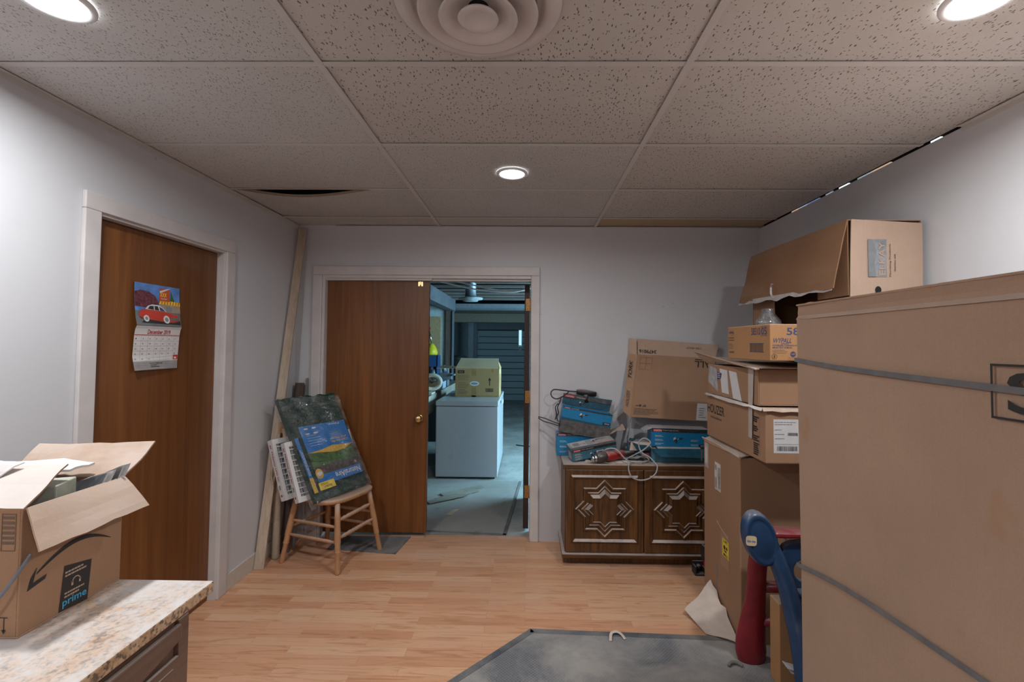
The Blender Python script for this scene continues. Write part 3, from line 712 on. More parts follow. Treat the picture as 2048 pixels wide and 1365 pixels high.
# ------------------------------------------------------------------ boards in the left corner
b = MB(); b.sheet((-1.800, 3.045, .001), (-1.738, 3.055, .001), (-1.729, 3.512, 2.405), (-1.790, 3.515, 2.41), .018, 'pine', 2, 10)
tag(b.build('long_board', None, .002), 'long pale pine board leaning into the back left corner', 'board')
b = MB(); b.sheet((-1.765, 3.30, .001), (-1.700, 3.30, .001), (-1.722, 3.51, 1.20), (-1.787, 3.51, 1.20), .018, 'stud', 2, 8)
tag(b.build('short_board', None, .002), 'short brown board leaning behind the chair', 'board')
b = MB(); b.sheet((-1.697, 3.345, .001), (-1.680, 3.345, .001), (-1.702, 3.54, 1.235), (-1.719, 3.54, 1.235), .008, 'metal', 2, 8)
tag(b.build('metal_strip'), 'thin grey metal strip beside the short brown board', 'strip')

b = MB(); b.tubeprof(V(-1.745, 3.215, .002), V(-.012, .02, .56), [(0, .025)]+[(.01+.02*i, .028 if i % 2 else .024) for i in range(49)]+[(1, .02)], 'pine', 14)
tag(b.build('ribbed_roll'), 'ribbed pale roll standing on the floor behind the chair by left wall', 'roll')
b = MB(); b.tube(smooth_path([V(-1.735, 3.13, .82), V(-1.74, 3.12, .75), V(-1.728, 3.12, .68), V(-1.742, 3.13, .60), V(-1.73, 3.13, .54)]), .006, 'pine', 8)
b.tube(smooth_path([V(-1.735, 3.13, .80), V(-1.75, 3.13, .72), V(-1.745, 3.12, .64), V(-1.75, 3.13, .57)]), .005, 'pine', 8)
tag(b.build('frayed_rope'), 'frayed rope end hanging beside the long pale board', 'rope')

# ------------------------------------------------------------------ chair with filters
FT = {'fl': V(-1.222, 3.007, 0), 'bl': V(-1.672, 3.158, 0), 'fr': V(-1.062, 3.367, 0), 'br': V(-1.515, 3.515, 0)}
def chair():
    t = thing('wooden_chair', 'worn wooden side chair with turned legs beside the brown door', 'chair', (-1.37, 3.26, 0))
    C0 = sum(FT.values(), V(0, 0, 0))/4; ex = (FT['fl']-FT['bl']).normalized(); ex.z = 0; ey = (FT['fr']-FT['fl']).normalized()
    zs = .435
    def top(k): return C0+(FT[k]-C0)*.74+V(0, 0, zs)
    prof = [(0, .016), (.015, .0175), (.05, .0165), (.28, .0150), (.30, .019), (.315, .0195), (.33, .0165), (.345, .0195), (.36, .0165), (.375, .0195), (.395, .017), (.43, .021), (.60, .0205), (.73, .0185), (.745, .0205), (.76, .0175), (.775, .0205), (.79, .0175), (.805, .0205), (.83, .018), (1, .0165)]
    for k in FT:
        b = MB(); b.turn(FT[k], top(k), prof, 'chair'); b.build('leg', t)
    def at(k, z): return FT[k]+(top(k)-FT[k])*(z/zs)
    def rung(a, b_, z, z2, fancy):
        p, q = at(a, z), at(b_, z2); b = MB()
        if fancy: pr = [(0, .008), (.06, .009), (.15, .012), (.2, .0145), (.24, .011), (.3, .0145)]+[(.34+.035*i, .0115 if i % 2 else .0145) for i in range(10)]+[(.72, .0125), (.8, .0145), (.9, .010), (1, .008)]
        else: pr = [(0, .008), (.2, .0105), (.5, .0115), (.8, .0105), (1, .008)]
        b.turn(p, q, pr, 'chair', 14); b.build('rung', t)
    rung('fl', 'fr', .215, .235, True); rung('fl', 'fr', .325, .345, True)
    for z in (.19, .285): rung('fl', 'bl', z, z, False); rung('fr', 'br', z, z, False)
    rung('bl', 'br', .24, .24, False)
    # seat: rounded, saddle top
    Cs = C0+V(0, 0, zs); b = MB(); n = 56; rings = [(0.0, 0.022), (.55, .020), (.86, .0265), (.97, .028), (1.0, .020), (.985, .004), (.93, -.004), (0, -.004)]; vs = []; fs = []
    for q, zz in rings:
        for k in range(n):
            a = 2*PI*k/n; c, s_ = math.cos(a), math.sin(a); e = 2/3.4
            wx = .215*math.copysign(abs(c)**e, c); wy = (.225 if c > 0 else .205)*math.copysign(abs(s_)**e, s_)
            vs.append(Cs+ex*(wx*q+.0)+ey*(wy*q)+V(0, 0, zz))
    for i in range(len(rings)-1):
        for k in range(n): l = (k+1) % n; fs.append((i*n+k, i*n+l, (i+1)*n+l, (i+1)*n+k))
    b.add(vs, fs, 'chair', True); b.build('seat', t)
    # back: two stiles, spindles, crest rail
    bl = Cs-ex*.185-ey*.165; br = Cs-ex*.185+ey*.15; lean = -ex*.10+V(0, 0, .47)
    for p in (bl, br):
        b = MB(); b.turn(p+V(0, 0, .015), p+lean, [(0, .013), (.1, .016), (.3, .013), (.5, .015), (.8, .012), (1, .011)], 'chair'); b.build('back_stile', t)
    for i in range(1, 5):
        p = bl+(br-bl)*i/5; b = MB(); b.turn(p+V(0, 0, .015), p+lean, [(0, .007), (.4, .009), (1, .006)], 'chair', 10); b.build('spindle', t)
    b = MB(); a0 = bl+lean; a1 = br+lean; b.sheet(a0-ey*.03-V(0, 0, .03), a1+ey*.03-V(0, 0, .03), a1+ey*.02+V(0, 0, .05)-ex*.01, a0-ey*.02+V(0, 0, .05)-ex*.01, .018, 'chair', 8, 2, bend=lambda a, c: .02*math.sin(PI*a)); b.build('crest_rail', t, .004)
    return ex, ey
ex, ey = chair()
def filters():
    def boxed(name, label, bl, tl, tr, br, th):
        bl, tl, tr, br = map(Vector, (bl, tl, tr, br)); t = thing(name, label, 'air filter', (bl+br)/2, 'white furnace filters on the chair')
        n = (br-bl).cross(tl-bl).normalized()   # toward viewer / chair front
        w_ = .035; up = (tl-bl).normalized(); rt = (br-bl).normalized(); W = (br-bl).length; Hh = (tl-bl).length
        b = MB()
        def bar(a0, a1, c0, c1): b.prism([bl+rt*a0+up*c0, bl+rt*a1+up*c0, bl+rt*a1+up*c1, bl+rt*a0+up*c1], -n*th, 'white')
        bar(0, w_*.7, 0, Hh); bar(W-w_*.7, W, 0, Hh); bar(w_*.7, W-w_*.7, 0, w_); bar(w_*.7, W-w_*.7, Hh-w_, Hh); b.build('frame', t, .001)
        b = MB(); k = 12
        for i in range(k):
            a0 = w_*.7+(W-1.4*w_)*i/k; a1 = w_*.7+(W-1.4*w_)*(i+1)/k; am = (a0+a1)/2
            for p, q, d0, d1 in ((a0, am, .04, .004), (am, a1, .004, .04)):
                b.add([bl+rt*p+up*w_-n*d0*.7, bl+rt*q+up*w_-n*d1*.7, bl+rt*q+up*(Hh-w_)-n*d1*.7, bl+rt*p+up*(Hh-w_)-n*d0*.7], [(0, 1, 2, 3)], 'pleat')
        for i in range(9):
            c0 = w_+(Hh-2*w_)*(i+.5)/9; b.tube([bl+rt*(w_*.6)+up*c0+n*-.004, bl+rt*(W-w_*.6)+up*c0+n*-.004], .0035, 'dustpaper', 6)
        b.build('pleated_media', t)
        # narrow edge that faces the room: printed
        b = MB(); f = Face(b, bl-n*th, n, up, .0008)
        f.text('PREpleat LPD SC', .012, .13, th*.42, Hh*.5, 'redtext', 1, 270); b.build('edge_print', t)
        b = MB(); f = Face(b, bl-n*th, n, up, .0008); f.rect(.014, .075, .028, .105, 'grey', 1); b.build('barcode', t)
        b = MB(); f = Face(b, bl-n*th, n, up, .0008); f.disc(.02, .035, .009, 'redtext', 1, 6); b.build('red_emblem', t)
        b = MB(); f = Face(b, bl-n*th, n, up, .0008); f.text('AF', .012, Hh-.06, th*.4, .03, 'redtext', 1, 270); b.build('maker_print', t)
    boxed('air_filter', 'leftmost white furnace filter leaning on the chair back', (-1.585, 3.028, .464), (-1.715, 3.07, .853), (-1.50, 3.47, .868), (-1.37, 3.43, .48), .05)
    boxed('air_filter', 'white furnace filter between green pad and leftmost filter', (-1.475, 2.985, .464), (-1.605, 3.025, .845), (-1.325, 3.425, .868), (-1.195, 3.38, .487), .05)
    BL, BR, TL, TR = V(-1.365, 2.995, .462), V(-1.165, 3.385, .478), V(-1.70, 3.105, 1.122), V(-1.437, 3.40, 1.135)
    t = thing('filter_pad', 'green fibre filter pad in clear plastic with blue label, upside down on chair', 'filter pad', (-1.27, 3.2, .46))
    b = MB(); b.sheet(BL, BR, TR, TL, .036, 'pad', 20, 30, .002, 3, .006); b.build('fibre_pad', t)
    b = MB(); n = (BR-BL).cross(TL-BL).normalized(); o = n*.0155; u = (BR-BL).normalized(); v = (TL-BL).normalized()
    b.sheet(BL-u*.015-v*.03+o, BR+u*.015-v*.012+o, TR+u*.012-v*.02+o, TL-u*.012+v*.004+o, .068, 'film', 24, 30, .004, 8, .014, bend=lambda a, c: .004*math.sin(26*(a*.8+c*.6)+3*math.sin(5*c))*(c**.5)); b.build('plastic_wrap', t)
    # label sheet, printed upside down: build in a frame rotated half a turn
    b = MB(); W = (BR-BL).length
    def pt(x, y):   # x 0..1 across, y 0..1 up
        return BL*(1-x)*(1-y)+BR*x*(1-y)+TR*x*y+TL*(1-x)*y
    class Bil(Face):
        def p(s, x, y, l=1): return pt(x, y)+n*(.0095+.0006*l)
        def __init__(s, mb): s.mb = mb
    f = Bil(b)
    def grid(x0, y0, x1, y1, m, l):
        for i in range(4):
            for j in range(4):
                xa, xb = x0+(x1-x0)*i/4, x0+(x1-x0)*(i+1)/4; ya, yb = y0+(y1-y0)*j/4, y0+(y1-y0)*(j+1)/4
                f.poly([(xa, ya), (xb, ya), (xb, yb), (xa, yb)], m, l)
    grid(.14, .13, .97, .22, 'filtblue', 1); grid(.14, .22, .97, .30, 'soil', 1); grid(.14, .30, .97, .44, 'leaf', 1); grid(.14, .44, .97, .70, 'filtblue', 1)
    f.poly([(.14, .44), (.35, .425), (.6, .40), (.8, .41), (.97, .45), (.8, .455), (.6, .47), (.4, .45)], 'gold', 2)
    f.text('NaturalAire', .46, .148, .48, .055, 'white', 3, 180)
    f.text('Cut-to-fit', .6, .49, .32, .022, 'gold', 3, 180); f.text('Air Filter', .6, .52, .3, .02, 'gold', 3, 180)
    f.lines(.22, .60, .26, 5, .025, .003, 'white', 3, 4)
    for q in ((.2, .68), (.34, .68), (.2, .63), (.34, .63)): f.disc(q[0]+.05, q[1]-.01, .04, 'dustpaper', 3, 12, .008)
    f.lines(.62, .58, .24, 4, .018, .002, 'white', 3, 8); f.text('Filtre', .66, .668, .2, .018, 'white', 3, 180)
    f.disc(.2, .235, .065, 'gold', 3, 20, .048); f.disc(.2, .235, .045, 'dustpaper', 4, 20, .02)
    grid(.12, .085, .40, .155, 'yellow', 4); f.text('20x30x1', .2, .10, .14, .018, 'ink', 6, 180); f.lines(.15, .14, .2, 2, .012, .004, 'ink', 6, 3)
    grid(.01, .12, .07, .60, 'filtblue', 1); grid(.01, .08, .075, .22, 'gold', 2); f.lines(.24, .05, .3, 2, .02, .008, 'white', 3, 9, True)
    b.build('printed_label', t)
M['pleat'] = plain('grey pleated media', (.30, .295, .30), .8); M['redtext'] = plain('dark red print', (.38, .02, .03), .6)
filters()

# ------------------------------------------------------------------ mats
def flat(name, label, cat, pts, z, m, edge=None, ew=.035):
    t = thing(name, label, cat, (sum(p[0] for p in pts)/len(pts), sum(p[1] for p in pts)/len(pts), z-.006))
    b = MB(); b.prism([V(x, y, z-.006) for x, y in pts], V(0, 0, .006), m); b.build('carpet', t)
    for i in (edge or []):
        p, q = V(*pts[i], 0), V(*pts[(i+1) % len(pts)], 0); d = (q-p).normalized(); nn = V(-d.y, d.x, 0)
        c = sum((V(x, y, 0) for x, y in pts), V(0, 0, 0))/len(pts)
        if (c-p).dot(nn) < 0: nn = -nn
        b = MB(); b.prism([p+V(0, 0, z-.004), q+V(0, 0, z-.004), q+nn*ew+V(0, 0, z-.004), p+nn*ew+V(0, 0, z-.004)], V(0, 0, .007), 'rugedge'); b.build('binding', t, .002)
    return t
flat('floor_mat', 'large grey crosshatched floor mat with a cut corner, nearest the viewer', 'mat', [(.028, 2.462), (1.95-.15, 2.40), (1.80, -.6), (-.62, -.6), (-.62, 1.78)], .0065, 'rug', [0, 4])
flat('floor_mat', 'small dark ribbed mat under the wooden chair', 'mat', [(-1.45, 3.365), (-.930, 3.302), (-.893, 3.594), (-1.44, 3.594)], .0065, 'rugdark')
flat('floor_runner', 'worn grey carpet runner beyond the open doorway', 'mat', [(-.84, 3.70), (-.153, 3.648), (-.045, 5.08), (-1.3, 5.1), (-1.25, 3.80)], .003, 'ruggar', [0, 1], .03)

# ------------------------------------------------------------------ carved cabinet
def star(cx, cz, r, k=.765, w=1, hh=1):
    """eight-pointed star made of a square and a diamond"""
    pts = []
    s_ = r*.72
    for i in range(4):
        a = PI/2*i
        # diamond tip, then square corner
        for (px, pz) in ((0, r), (r-s_, s_), (s_, s_), (s_, r-s_)):
            x = px*math.cos(-a)-pz*math.sin(-a); z = px*math.sin(-a)+pz*math.cos(-a); pts.append((cx+x*w, cz+z*hh))
    return pts
def cabinet():
    x0, x1, yf, z0, zt = .270, 1.345, 3.19, .0, .690
    t = thing('carved_cabinet', 'low dark oak cabinet with carved star doors against back wall', 'cabinet', (.8, 3.37, 0))
    b = MB(); b.box(x0, x1, yf+.004, YB-.012, .085, .655, 'oak'); b.build('body', t, .002)
    b = MB(); b.box(x0-.008, x1+.008, yf+.03, YB-.012, 0, .06, 'oak'); b.build('plinth', t, .003)
    b = MB(); b.box(x0-.02, x1+.02, yf-.035, YB-.008, .06, .088, 'oaktop'); b.build('base_ledge', t, .005)
    b = MB(); b.box(x0-.015, x1+.015, yf-.022, YB-.006, .655, zt, 'oaktop'); b.build('top', t, .006)
    for a, c in ((x0+.004, .806), (.812, x1-.004)):
        b = MB(); b.box(a, c, yf-.016, yf+.002, .092, .652, 'oak'); 
        d = b.build('door', t, .003); zc_ = .385; xc = (a+c)/2; y = yf-.016
        hw, hh = .205, .205
        # framing moulding: raised bevelled rim
        b = MB()
        def rim(o_, i_, d0, d1, m='oak'):
            n = len(o_)
            vs = [V(px, y-d0, pz) for px, pz in o_]+[V(px, y-d1, pz) for px, pz in i_]
            b.add(vs, [(k, (k+1) % n, n+(k+1) % n, n+k) for k in range(n)], m)
        def sq(r1, r2): return [(xc-r1, zc_-r2), (xc+r1, zc_-r2), (xc+r1, zc_+r2), (xc-r1, zc_+r2)]
        rim(sq(hw+.024, hh+.026), sq(hw+.016, hh+.014), 0, .014); rim(sq(hw+.016, hh+.014), sq(hw+.012, hh+.011), .014, .014); rim(sq(hw+.012, hh+.011), sq(hw-.002, hh-.004), .014, .001)
        b.build('panel_moulding', d)
        b = MB()
        W = 1.0
        def s(r): return star(xc, zc_, r, w=W)
        # outer carved star: raised ridge
        prof = [(.202, 0), (.196, .012), (.184, .012), (.176, .002), (.160, .002), (.154, .012), (.146, .012), (.142, .006), (.112, .024), (.108, .018)]
        for (ra, da), (rb, db) in zip(prof, prof[1:]): rim(s(ra), s(rb), da, db)
        o_ = s(.108); b.add([V(px, y-.018, pz) for px, pz in o_], [tuple(range(len(o_)))], 'oak')
        b.build('star_carving', d)
cabinet()

# ------------------------------------------------------------------ things on the carved cabinet
ZT = .691
M['whitedust'] = plain('dusty white lined board', (.46, .45, .46), .7, dust=.4); M['redfade'] = plain('faded red print', (.48, .16, .14), .6)
def grinder(f, x, y, s_, l=3):
    f.poly([(x-.3*s_, y-.05*s_), (x-.25*s_, y+.25*s_), (x-.05*s_, y+.35*s_), (x+.05*s_, y+.1*s_)], 'dustpaper', l)
    f.poly([(x-.35*s_, y-.1*s_), (x+.1*s_, y+.15*s_), (x+.15*s_, y-.05*s_), (x+.1*s_, y-.4*s_), (x, y-.4*s_), (x-.05*s_, y-.15*s_)], 'ink', l+1)
    f.poly([(x+.15*s_, y+.05*s_), (x+.4*s_, y+.12*s_), (x+.4*s_, y+.17*s_), (x+.15*s_, y+.1*s_)], 'dustpaper', l)
    f.poly([(x+.4*s_, y+.04*s_), (x+.75*s_, y+.12*s_), (x+.74*s_, y+.28*s_), (x+.4*s_, y+.22*s_)], 'ink', l+1)
    f.poly([(x+.74*s_, y+.19*s_), (x+1.1*s_, y+.3*s_), (x+1.1*s_, y+.32*s_), (x+.74*s_, y+.22*s_)], 'ink', l)
def toolbox(label, loc, rz, L, D, Hh, mat='bluebox', band=.03, tilt=0, art=True, nolabel=False, lid=True, endmat=None, rx=0):
    """printed power tool carton: L wide (local x), D deep, Hh high, origin at front-left bottom"""
    t = thing('tool_box', label, 'box', loc, 'blue power tool cartons on the cabinet'); t.rotation_euler = (rx, tilt, rz)
    def child(b, n, bev=0):
        o = b.build(n, None, bev); o.parent = t; return o
    b = MB(); e = endmat or mat; q = .003
    b.box(0, L, 0, q, 0, Hh-q, mat).box(0, L, D-q, D, 0, Hh-q, mat).box(0, q, q, D-q, 0, Hh-q, e).box(L-q, L, q, D-q, 0, Hh-q, e).box(0, L, 0, D, 0, q, mat)
    child(b, 'carton', .002)
    if lid: b = MB(); b.box(0, L, 0, D, Hh-q, Hh, mat if lid is True else lid); child(b, 'lid', .002)
    if art:
        b = MB(); f = Face(b, (0, 0, 0), (1, 0, 0), (0, 0, 1), .0008)
        f.rect(.002, Hh-band, L-.002, Hh-.003, 'boxblack', 1); f.rect(.01, Hh-band+.002, .01+L*.16, Hh-.006, 'red', 2); f.text('makita', .014, Hh-band+.006, L*.14, band*.5, 'white', 3)
        f.text('115mm angle grinder', L*.2, Hh-band+.008, L*.28, band*.3, 'dustpaper', 2)
        grinder(f, L*.43, (Hh-band)*.5, Hh*.45)
        for y in (.75, .48, .22): f.lines(L*.06, (Hh-band)*y, L*.16, 2, .007, .003, 'dustpaper', 2, int(y*100))
        for y in (.5, .2): f.lines(L*.7, (Hh-band)*y, L*.2, 2, .007, .003, 'dustpaper', 2, int(y*90))
        f.rect(L*.84, .006, L-.004, .026, 'ink', 2); f.text('9557NB', L*.87, .011, L*.09, .009, 'white', 3)
        child(b, 'front_print')
    return t, child
# right-hand pair
t, ch = toolbox('bright blue power tool carton below the leaning flat box', (.895, 3.30, .79), -.03, .395, .135, .132, 'bluebox', .028, tilt=.02)
b = MB(); b.sheet((0, 0, .131), (0, .135, .131), (-.05, .15, .10), (-.055, .0, .105), .002, 'whitedust', 4, 4, .003); ch(b, 'end_flap')
b = MB(); b.box(.0, .395, .0, .12, .132, .1345, 'whitedust'); ch(b, 'dusty_lid')
t, ch = toolbox('dusty blue open carton lying under the bright blue one', (.882, 3.25, ZT), 0, .42, .26, .094, 'bluedull', .02, art=False, lid=False)
b = MB(); b.sheet((.0, 0, .093), (.42, 0, .093), (.44, -.075, .044), (.045, -.075, .052), .003, 'cardlite', 6, 4, .002, 2, .002, 'bluedark'); ch(b, 'front_flap')
b = MB(); b.sheet((0, .26, .093), (0, 0, .093), (-.105, -.02, .086), (-.11, .20, .125), .003, 'cardlite', 6, 4, .003, 4, .002, 'bluedark'); ch(b, 'left_flap')
b = MB(); b.box(.02, .34, -.002, .001, .002, .05, 'bluedull').box(.05, .35, .02, .08, .09, .097, 'dustpaper'); ch(b, 'insert')
t, ch = toolbox('small blue carton standing at the wall behind the grey cord', (.748, 3.375, ZT), -.12, .20, .12, .115, 'bluedull', .025)
b = MB(); b.sheet((.02, 0, .114), (.15, 0, .114), (.20, -.05, .07), (.0, -.06, .062), .002, 'inner', 4, 3, .002, 6, .002); ch(b, 'open_flap')
b = MB(); b.sheet((.0, .02, .115), (.0, .12, .115), (.03, .13, .26), (.03, .05, .28), .002, 'whitedust', 4, 6, .004, 7, .003); ch(b, 'upright_flap')
# left-hand heap
t, ch = toolbox('lowest blue carton of the left heap, its end showing behind the dusty one', (.225, 3.405, ZT), 0, .37, .13, .165, 'bluebox', .022)
t, ch = toolbox('open bright blue carton on top of the left heap', (.240, 3.385, .872), 0, .368, .13, .190, 'bluebox', .012, tilt=.165, lid=False, art=False)
b = MB(); f = Face(b, (0, 0, 0), (1, 0, 0), (0, 0, 1), .0008)
f.rect(.0, .0, .368, .092, 'dustgrey', 1); f.rect(.0, .178, .368, .188, 'boxblack', 1); f.rect(.01, .179, .055, .187, 'red', 2); f.text('makita', .013, .1805, .038, .005, 'white', 3); f.text('ANGLE GRINDER', .06, .181, .06, .004, 'dustpaper', 2)
f.poly([(0, .092), (.368, .092), (.368, .100), (.0, .112)], 'bluedark', 2); grinder(f, .145, .143, .055, 2); f.rect(.305, .104, .362, .124, 'ink', 3); f.text('9557NB', .318, .110, .035, .008, 'white', 4); ch(b, 'front_print')
b = MB(); b.sheet((.0, .131, .19), (.365, .131, .19), (.375, .135, .283), (.0, .135, .273), .003, 'bluedark', 6, 4, .002, 3, .002, 'inner'); l_ = ch(b, 'raised_lid')
b = MB(); f = Face(b, (0, .1285, .19), (1, 0, 0), (0, .04, 1), .0012); f.rect(.004, .055, .368, .080, 'dustgrey', 2); f.rect(.002, .057, .088, .079, 'red', 3); f.text('makita', .008, .061, .074, .014, 'dustpaper', 4); f.text('ANGLE GRINDER', .1, .064, .08, .007, 'dustpaper', 4); grinder(f, .14, .028, .04, 3); ch(b, 'lid_print')
b = MB(); b.sheet((.368, .01, .14), (.368, .125, .14), (.455, .12, .31), (.38, .0, .19), .002, 'inner', 4, 6, .008, 3, .004, 'whitedust'); ch(b, 'upper_end_flap')
b = MB(); b.sheet((.365, .0, .045), (.368, .11, .045), (.465, .08, .13), (.475, -.02, .10), .002, 'inner', 4, 4, .006, 4, .003, 'carddark'); ch(b, 'lower_end_flap')
b = MB(); b.sheet((-.001, .02, .02), (-.001, .11, .02), (-.04, .10, .15), (-.045, .02, .14), .002, 'inner', 3, 3, .002, 4, .002); ch(b, 'left_end_flap')
t, ch = toolbox('dusty blue carton lying askew at the cabinet front left corner', (.326, 3.226, ZT), .22, .335, .118, .088, 'bluedull', .024, lid='bluedull', tilt=-.15, rx=.18)
b = MB(); f = Face(b, (0, 0, .0885), (1, 0, 0), (0, 1, 0), .0008); f.rect(.0, .0, .335, .022, 'dustgrey', 1); f.rect(.02, .03, .13, .108, 'whitedust', 1); f.bars(.03, .04, .05, .05, 'grey', 2); f.text('7 1/2', .085, .05, .04, .02, 'ink', 2); f.rect(.21, .028, .32, .046, 'redfade', 1); f.text('makita', .215, .03, .1, .012, 'dustpaper', 2); grinder(f, .19, .08, .05, 1); ch(b, 'top_print')
b = MB(); f = Face(b, (0, 0, 0), (1, 0, 0), (0, 0, 1), .0008); f.rect(.18, .012, .235, .05, 'white', 4); f.bars(.19, .016, .035, .028, 'ink', 5); ch(b, 'barcode_label')
b = MB(); f = Face(b, (0, .118, 0), (0, -1, 0), (0, 0, 1), .0008); f.rect(.045, .008, .105, .06, 'whitedust', 2); f.lines(.055, .05, .045, 4, .010, .003, 'red', 3); ch(b, 'end_marks')


# leaning flattened carton
def leaning():
    t = thing('flattened_carton', 'large flattened brown carton leaning on the wall, its print upside down', 'carton', (1.08, 3.42, .96))
    # folded shipping carton: wide front face, narrow left face, flap strip along the top
    a = V(.762, 3.385, .985); b_ = V(1.36, 3.385, .955); c = V(1.432, 3.50, 1.415); d = V(.845, 3.50, 1.442)
    e = V(1.468, 3.515, 1.520); g = V(.850, 3.515, 1.562)
    l0 = V(.722, 3.44, 1.015); l1 = V(.782, 3.535, 1.442)
    n = (b_-a).cross(d-a).normalized()
    b = MB(); b.sheet(a, b_, c, d, .005, 'card', 8, 8, .002, 3); b.build('front_face', t)
    b = MB(); b.sheet(l0, a, d, l1, .005, 'cardedge', 3, 8, .002, 4); b.build('side_face', t)
    b = MB(); b.sheet(d, c, e, g, .005, 'cardlite', 8, 3, .002, 5); b.sheet(l1, d+V(-.006, 0, 0), g+V(-.010, 0, 0), V(.787, 3.54, 1.565), .005, 'cardlite', 2, 3, .002, 5); b.build('top_flap', t)
    b = MB(); b.sheet(l0+V(.05, .06, 0), b_+V(0, .06, 0), b_+V(0, .06, 0)+V(.07, .04, .45), l0+V(.10, .1, .42), .005, 'card', 4, 4); b.build('rear_face', t)
    b = MB(); u = (b_-a).normalized(); v = (d-a).normalized(); f = Face(b, a, u, v, .0035)
    W = (b_-a).length; HH = (d-a).length
    f.text('PALL', .435, HH-.075, .16, .05, 'ink', 1, 180); f.rect(.435, HH-.018, .595, HH-.011, 'ink', 1)
    f.frame(.022, HH-.115, .115, HH-.02, .0012, 'inkfade', 1); f.rect(.068, HH-.115, .0695, HH-.02, 'inkfade', 1); f.rect(.022, HH-.068, .115, HH-.0665, 'inkfade', 1)
    for i in range(5): f.lines(.02, .062-i*.010, .26-.02*i, 1, .01, .0035, 'inkfade', 1, i+3)
    f.rect(.03, .085, .05, .089, 'ink', 1); f.disc(.062, .088, .009, 'ink', 1, 10); f.text('97', .08, .08, .025, .017, 'ink', 1, 180)
    f.rect(.48, .005, .64, .13, 'white', 1); f.bars(.575, .012, .03, .09, 'ink', 2, 4, True); f.lines(.495, .09, .06, 5, .016, .003, 'ink', 2, 3)
    b.build('front_print', t)
    b = MB(); v2 = (g-d).normalized(); f = Face(b, d, u, v2, .0035); f.text('3479016', .01, .012, .13, .028, 'ink', 1, 180); b.build('number_print', t); b = MB(); f = Face(b, d, u, v2, .0035); f.text('12% 42CT', .37, .065, .11, .014, 'inkfade', 1, 180); b.build('flap_print', t)
    b = MB(); f = Face(b, l0, (a-l0), (l1-l0), .0035); f.text('TORK', .02, .27, .035, .14, 'ink', 1, 90); b.build('side_logo', t); b = MB(); f = Face(b, l0, (a-l0), (l1-l0), .0035); f.text('HOUZER', .02, .06, .03, .12, 'inkfade', 1, 90); b.build('side_print', t)
M['cardedge'] = card('side card', (.40, .24, .15), .3)
leaning()
# grinder and cord on the left heap
t = thing('angle_grinder', 'black angle grinder lying on top of the blue carton heap', 'power tool', (.46, 3.40, 1.14))
b = MB(); b.tube([V(.385, 3.535, 1.150), V(.43, 3.533, 1.146), V(.48, 3.532, 1.140), V(.535, 3.531, 1.132)], [.018, .023, .022, .018], 'blackp', 12); b.build('grip', t)
b = MB(); b.tube([V(.46, 3.53, 1.07), V(.455, 3.53, 1.13)], .02, 'blackp', 12); b.build('gear_head', t)
b = MB(); b.tube(smooth_path([V(.388, 3.535, 1.150), V(.33, 3.52, 1.155), V(.265, 3.49, 1.165), V(.205, 3.47, 1.170), V(.183, 3.46, 1.145), V(.195, 3.45, 1.115), V(.232, 3.44, 1.105), V(.285, 3.42, 1.135), V(.318, 3.41, 1.168)]), .0048, 'cordblack', 8); b.build('power_cord', t)
b = MB(); b.tube(smooth_path([V(.255, 3.375, 1.13), V(.245, 3.372, 1.09), V(.228, 3.372, 1.05), V(.235, 3.372, 1.01), V(.222, 3.372, .98), V(.230, 3.372, .95)]), .0045, 'cordblack', 8)
b.tube(smooth_path([V(.232, 3.37, 1.08), V(.212, 3.37, 1.05), V(.220, 3.37, 1.00), V(.210, 3.37, .96)]), .004, 'cordblack', 8)
b.tube([V(.220, 3.372, .952), V(.243, 3.372, .949)], .004, 'metal', 8); tag(b.build('cord_loop'), 'black cord hanging down the left side of the carton heap', 'cord')
b = MB(); b.tube(smooth_path([V(.09, 3.48, .955), V(.13, 3.45, .935), V(.18, 3.43, .925), V(.25, 3.42, .905)]), .004, 'cordblack', 8)
b.tube(smooth_path([V(.09, 3.482, .963), V(.14, 3.46, .955), V(.2, 3.43, .935), V(.25, 3.42, .92)]), .004, 'cordblack', 8); tag(b.build('cord_end'), 'black cord poking out low behind the left heap toward the doorway', 'cord')
# red drill with its cord, rag
t = thing('power_drill', 'red corded drill with a metal nose lying at the cabinet front edge', 'power tool', (.56, 3.22, ZT))
b = MB(); ax = V(.15, .06, .010); o = V(.545, 3.212, .733); b.tubeprof(o, ax, [(-.02, .024), (0, .033), (.2, .036), (.5, .035), (.75, .031), (.95, .026), (1, .012)], 'redtool', 22); b.build('motor_housing', t)
b = MB(); b.tubeprof(o-V(.062, .022, .004), V(.072, .026, .004), [(0, .026), (.15, .036), (.8, .038), (1, .034)], 'blackmetal', 22); b.build('gearbox', t)
b = MB(); b.tubeprof(o-V(.095, .034, .008), V(.04, .014, .003), [(0, .010), (.1, .019), (.45, .021), (.5, .017), (.6, .024), (1, .025)], 'silver', 20); b.build('chuck', t)
b = MB(); b.tubeprof(o+V(.135, .052, .01), V(.09, .02, .0), [(0, .024), (.4, .02), (1, .012)], 'blackp', 16); b.build('rear_cap', t)
def cordz(pts): return smooth_path([V(*p) for p in pts], 8)
